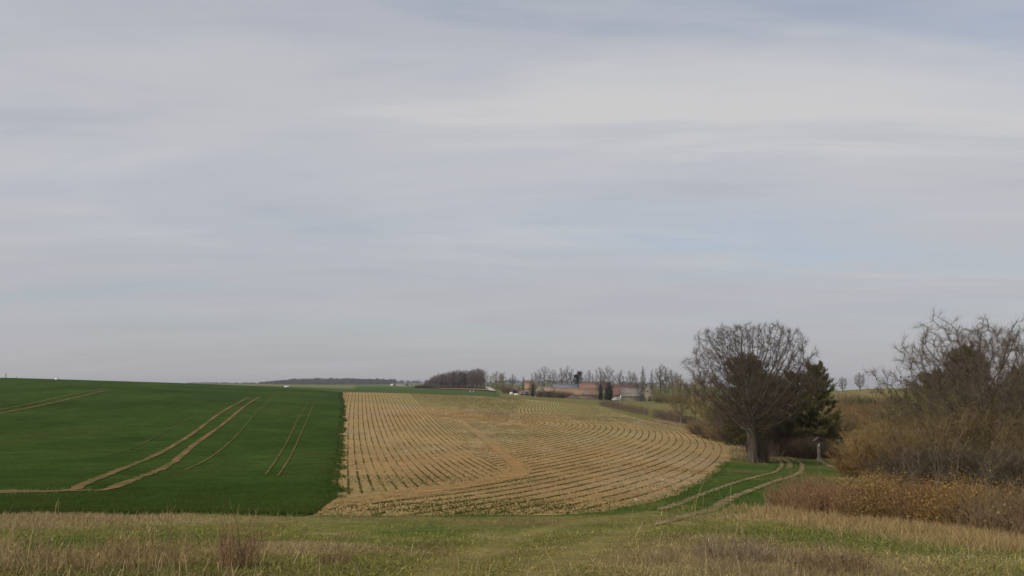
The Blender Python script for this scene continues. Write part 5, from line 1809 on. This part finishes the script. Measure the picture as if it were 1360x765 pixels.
# copse beyond the green strip
GC = 'bare trees of the copse beyond the green strip'
cps = [(555, 514), (559, 511), (563, 508), (567, 505), (571, 502), (575, 500), (579, 499), (583, 498), (588, 497), (593, 496), (597, 495), (602, 494), (606, 493.5), (611, 494), (616, 494), (620, 495), (625, 493), (630, 492), (634, 491), (638, 492)]
for i, (px, tp) in enumerate(cps):
    for rw in range(3 if 562 < px < 640 else 2):
        dep = 545 + rw * 12 + rng.uniform(-4, 4)
        pr, hp = ((round_a, 14), (round_b, 14), (olive_c, 14))[(i + rw) % 3]
        put(pr, px + rng.uniform(-1.2, 1.2) + rw * 2, dep, ht(px, dep, tp + rng.uniform(-0.8, 1.2)), hp, 'bare grey tree in the copse beyond the green strip', 'tree', GC, wsc=0.8)
for px, tp in ((587, 500), (592, 502), (603, 498), (612, 498), (617, 500), (609, 501)):
    dep = 549 + rng.uniform(-3, 3)
    put(con, px, dep, ht(px, dep, tp), 9, 'dark narrow conifer among the copse trees', 'tree', 'dark conifers in the copse', wsc=0.5)
for i, px in enumerate(np.arange(553, 640, 6.2)):
    put(sh_dark, px, 540, 1.9 + rng.uniform(-.6, .8), 3.4, 'dark undergrowth shrub along the foot of the copse', 'shrub', 'undergrowth along the copse edge', wsc=2.2)

# garden shrubs at the farm
put(sh_brown, 672, 425, ht(672, 425, 511), 3.6, 'silvery brown rounded bush at the lane end', 'shrub', wsc=1.1)
put(sh_dark, 677, 424, ht(677, 424, 519), 3.4, 'small dark bush at the foot of the silvery bush', 'shrub', wsc=1.0)
for i, px in enumerate((716, 724, 731, 739, 746, 753)):
    put(sh_brown if i % 2 else sh_dark, px, 378 - i * 0.7, 3.4 + rng.uniform(-.6, .6), 3.6, 'brown shrub in the row before the gabled house and orange barn', 'shrub', 'shrub row before the farm', wsc=1.15)
for i, px in enumerate((876, 888, 896, 906)):
    put(sh_olive, px, 350 - i * 4, 4.2, 3.8, 'olive scrub bush along the paddock behind the shed', 'shrub', 'scrub along the paddock', wsc=1.2)

# far soil strip and lane
def sheet(name, pts, lift, mat, col, label):
    P = np.array(pts)
    q = resample(np.concatenate([P, P[:1]]), n=len(P) * 1 + 1)
    n = 24
    a, b, c, d = P
    V = []
    for i in range(n):
        for j in range(8):
            s, t = i / (n - 1), j / 7
            p = (a * (1 - s) + b * s) * (1 - t) + (d * (1 - s) + c * s) * t
            V.append((p[0], p[1]))
    V = np.array(V)
    idx = np.arange(n * 8).reshape(n, 8)
    ff = np.stack([idx[:-1, :-1], idx[1:, :-1], idx[1:, 1:], idx[:-1, 1:]], -1).reshape(-1, 4)
    o = mk(name, np.stack([V[:, 0], V[:, 1], zfun(V[:, 0], V[:, 1]) + lift], 1), ff, mat, None, np.array(col) * (0.85 + 0.3 * fbm(V[:, 0] * .1, V[:, 1] * .1, 5, 2))[:, None], True)
    tag(o, label, 'field', kind='structure')


A2 = lambda px, d: np.array(at(px, d)[:2])
sheet('ploughed_field', [A2(590, 500), A2(660, 490), A2(650, 538), A2(572, 538)], 0.5, MSOIL, (0.30, 0.165, 0.105), 'reddish ploughed strip at the foot of the copse')
sheet('lane', [A2(650, 470), A2(659, 455), A2(650, 640), A2(643, 640)], 0.75, MRUT, (0.55, 0.49, 0.42), 'pale lane climbing past the copse')
sheet('lane', [A2(676, 405), A2(688, 398), A2(684, 425), A2(676, 428)], 0.3, MRUT, (0.48, 0.42, 0.33), 'pale lane end beside the garden walls')

# far wood on the skyline, one hazy mass
nt_ = 620
u_ = rng.uniform(345, 525, nt_)
dep = rng.uniform(1750, 1950, nt_)
X = U(u_) * dep
hmax = np.interp(u_, [340, 365, 390, 440, 480, 520, 530], [3, 7, 12, 14, 12.5, 11, 10]) * rng.uniform(0.75, 1.12, nt_)
Z = zfun(X, dep)
m = 46
a = rng.normal(0, 1, (nt_, m, 3)); a = norm(a) * (rng.random((nt_, m, 1)) ** 0.4)
C = np.stack([X, dep, Z + hmax * 0.5], 1)[:, None] + a * np.stack([np.full(nt_, 4.5), np.full(nt_, 4.5), hmax * 0.52], 1)[:, None]
v, f, c = leaf_tris(C.reshape(-1, 3), 2.6, (0.075, 0.064, 0.055), 0.35, 0.6)
o = mk('far_wood', v, f, MTWIG, None, c)
tag(o, 'grey leafless wood along the far skyline', 'wood', kind='stuff')
# smaller far tree lines behind the farm and on the left skyline
nt_ = 260
u_ = np.concatenate([rng.uniform(250, 350, 60), rng.uniform(520, 920, 200)])
dep = rng.uniform(2300, 2600, nt_)
X = U(u_) * dep; hmax = np.where(u_ < 350, 4.5, 10) * rng.uniform(0.5, 1.1, nt_); Z = zfun(X, dep)
a = rng.normal(0, 1, (nt_, m, 3)); a = norm(a) * (rng.random((nt_, m, 1)) ** 0.4)
C = np.stack([X, dep, Z + hmax * 0.5], 1)[:, None] + a * np.stack([np.full(nt_, 7), np.full(nt_, 5), hmax * 0.5], 1)[:, None]
v, f, c = leaf_tris(C.reshape(-1, 3), 2.6, (0.075, 0.066, 0.056), 0.35, 0.6)
o = mk('far_wood', v, f, MTWIG, None, c)
tag(o, 'faint broken tree line on the horizon behind the farm', 'wood', kind='stuff')

# ------------------------------------------------------------------ small things
# skyline post and far white specks
x, y, z = at(7, 236)
t = empty('skyline_post', (x, y, z)); tag(t, 'thin dark post on the skyline of the wheat slope', 'post')
v, f = tubes([(0, 0, -0.3)], [(0, 0, 1.75)], [0.10], [0.09], 8); mk('shaft', v, f, MWD, t)
v, f = tubes([(0, 0, 1.7)], [(0, 0, 1.82)], [0.14], [0.05], 8); mk('cap', v, f, MWD, t)
x, y, z = at(21, 240)
t = empty('skyline_post', (x, y, z)); tag(t, 'shorter stub post beside the thin dark skyline post', 'post')
v, f = tubes([(0, 0, -0.3)], [(0, 0, 0.9)], [0.06], [0.05], 8); mk('shaft', v, f, MW, t)
v, f = tubes([(0, 0, .85)], [(0, 0, .95)], [0.09], [0.03], 8); mk('cap', v, f, MW, t)
x, y, z = at(75, 246)
t = empty('water_tank', (x, y, z)); tag(t, 'small white tank just showing over the wheat skyline', 'tank')
mb = MB(); mb.box(-0.42, 0.42, -0.4, 0.4, 0.0, 0.62); mb.box(-0.36, 0.36, -0.34, 0.34, 0.62, 0.78); mb.build('tank_body', MCW, t)
v, f = tubes([(0, 0, .78)], [(0, 0, .90)], [0.12], [0.10], 10); mk('lid', v, f, MWD, t)
mb = MB(); mb.box(-0.5, 0.5, -0.48, 0.48, -0.3, 0.0); mb.build('stand', MWD, t)
x, y, z = at(381, 318)
t = empty('trough', (x, y, z)); tag(t, 'low white trough at the far edge of the wheat', 'trough')
mb = MB(); mb.box(-0.95, 0.95, -0.4, -0.34, 0.15, 0.75); mb.box(-0.95, 0.95, 0.34, 0.4, 0.15, 0.75); mb.box(-0.95, -0.89, -0.338, 0.338, 0.15, 0.75); mb.box(0.89, 0.95, -0.338, 0.338, 0.15, 0.75); mb.box(-0.88, 0.88, -0.33, 0.33, 0.15, 0.2); mb.build('basin', MCW, t)
for wx in (-0.7, 0.7):
    mb = MB(); mb.box(wx - .08, wx + .08, -0.36, 0.36, -0.2, 0.148); mb.build('foot', MWD, t)
for px in (624.5, 629):
    x, y, z = at(px, 420)
    t = empty('marker_stake', (x, y, z)); tag(t, 'short white marker stake in the green strip', 'stake', 'white stakes in the green strip')
    mb = MB(); mb.box(-0.12, 0.12, -0.08, 0.08, -0.2, 1.0); mb.box(-0.3, 0.3, -0.1, 0.1, 0.6, 0.85); mb.build('stake', MCR, t)

# pale stones in the seedling field
MSTN = noise_mat('limestone', (0.36, 0.31, 0.24), (0.52, 0.46, 0.38), 6, 0.9, 0.4)
for k, (px, py) in enumerate(((574, 545), (637, 593), (618, 575), (563, 556), (658, 568), (702, 551), (815, 580), (767, 590), (844, 666), (610, 562), (593, 551), (730, 600), (540, 600), (880, 640))):
    x, y = G(px, py)
    s = 0.05 + 0.0012 * y
    a = norm(rng.normal(0, 1, (14, 3)))
    pts = [Vector(q) for q in a * np.array((1, 0.8, 0.6)) * s]
    import bmesh
    bm = bmesh.new()
    for q in pts: bm.verts.new(q)
    bmesh.ops.convex_hull(bm, input=bm.verts)
    me = bpy.data.meshes.new('field_stone'); bm.to_mesh(me); bm.free()
    me.materials.append(MSTN)
    o = bpy.data.objects.new('field_stone', me); COL.objects.link(o)
    o.location = (x, y, zg(x, y) + 0.012 + 0.0005 * y + s * 0.25)
    tag(o, 'pale limestone lump lying among the seedling rows', 'stone', 'pale stones in the seedling field')

# ------------------------------------------------------------------ haze
hm = bpy.data.materials.new('haze')
hm.use_nodes = True
ht_ = hm.node_tree
for n in list(ht_.nodes):
    if n.type == 'BSDF_PRINCIPLED': ht_.nodes.remove(n)
pv = N(ht_, 'ShaderNodeVolumePrincipled')
pv.inputs['Color'].default_value = (0.93, 0.94, 0.97, 1)
pv.inputs['Density'].default_value = 0.00017
pv.inputs['Anisotropy'].default_value = 0.25
ht_.links.new(pv.outputs[0], ht_.nodes['Material Output'].inputs['Volume'])
zlo = float(gz.min()) - 1.0
mb = MB(); mb.box(-6800, 6800, -6800, 6800, zlo, 32.0)
hz = mb.build('haze', hm)
tag(hz, 'thin pale haze in the air over the whole plain', 'haze', kind='stuff')
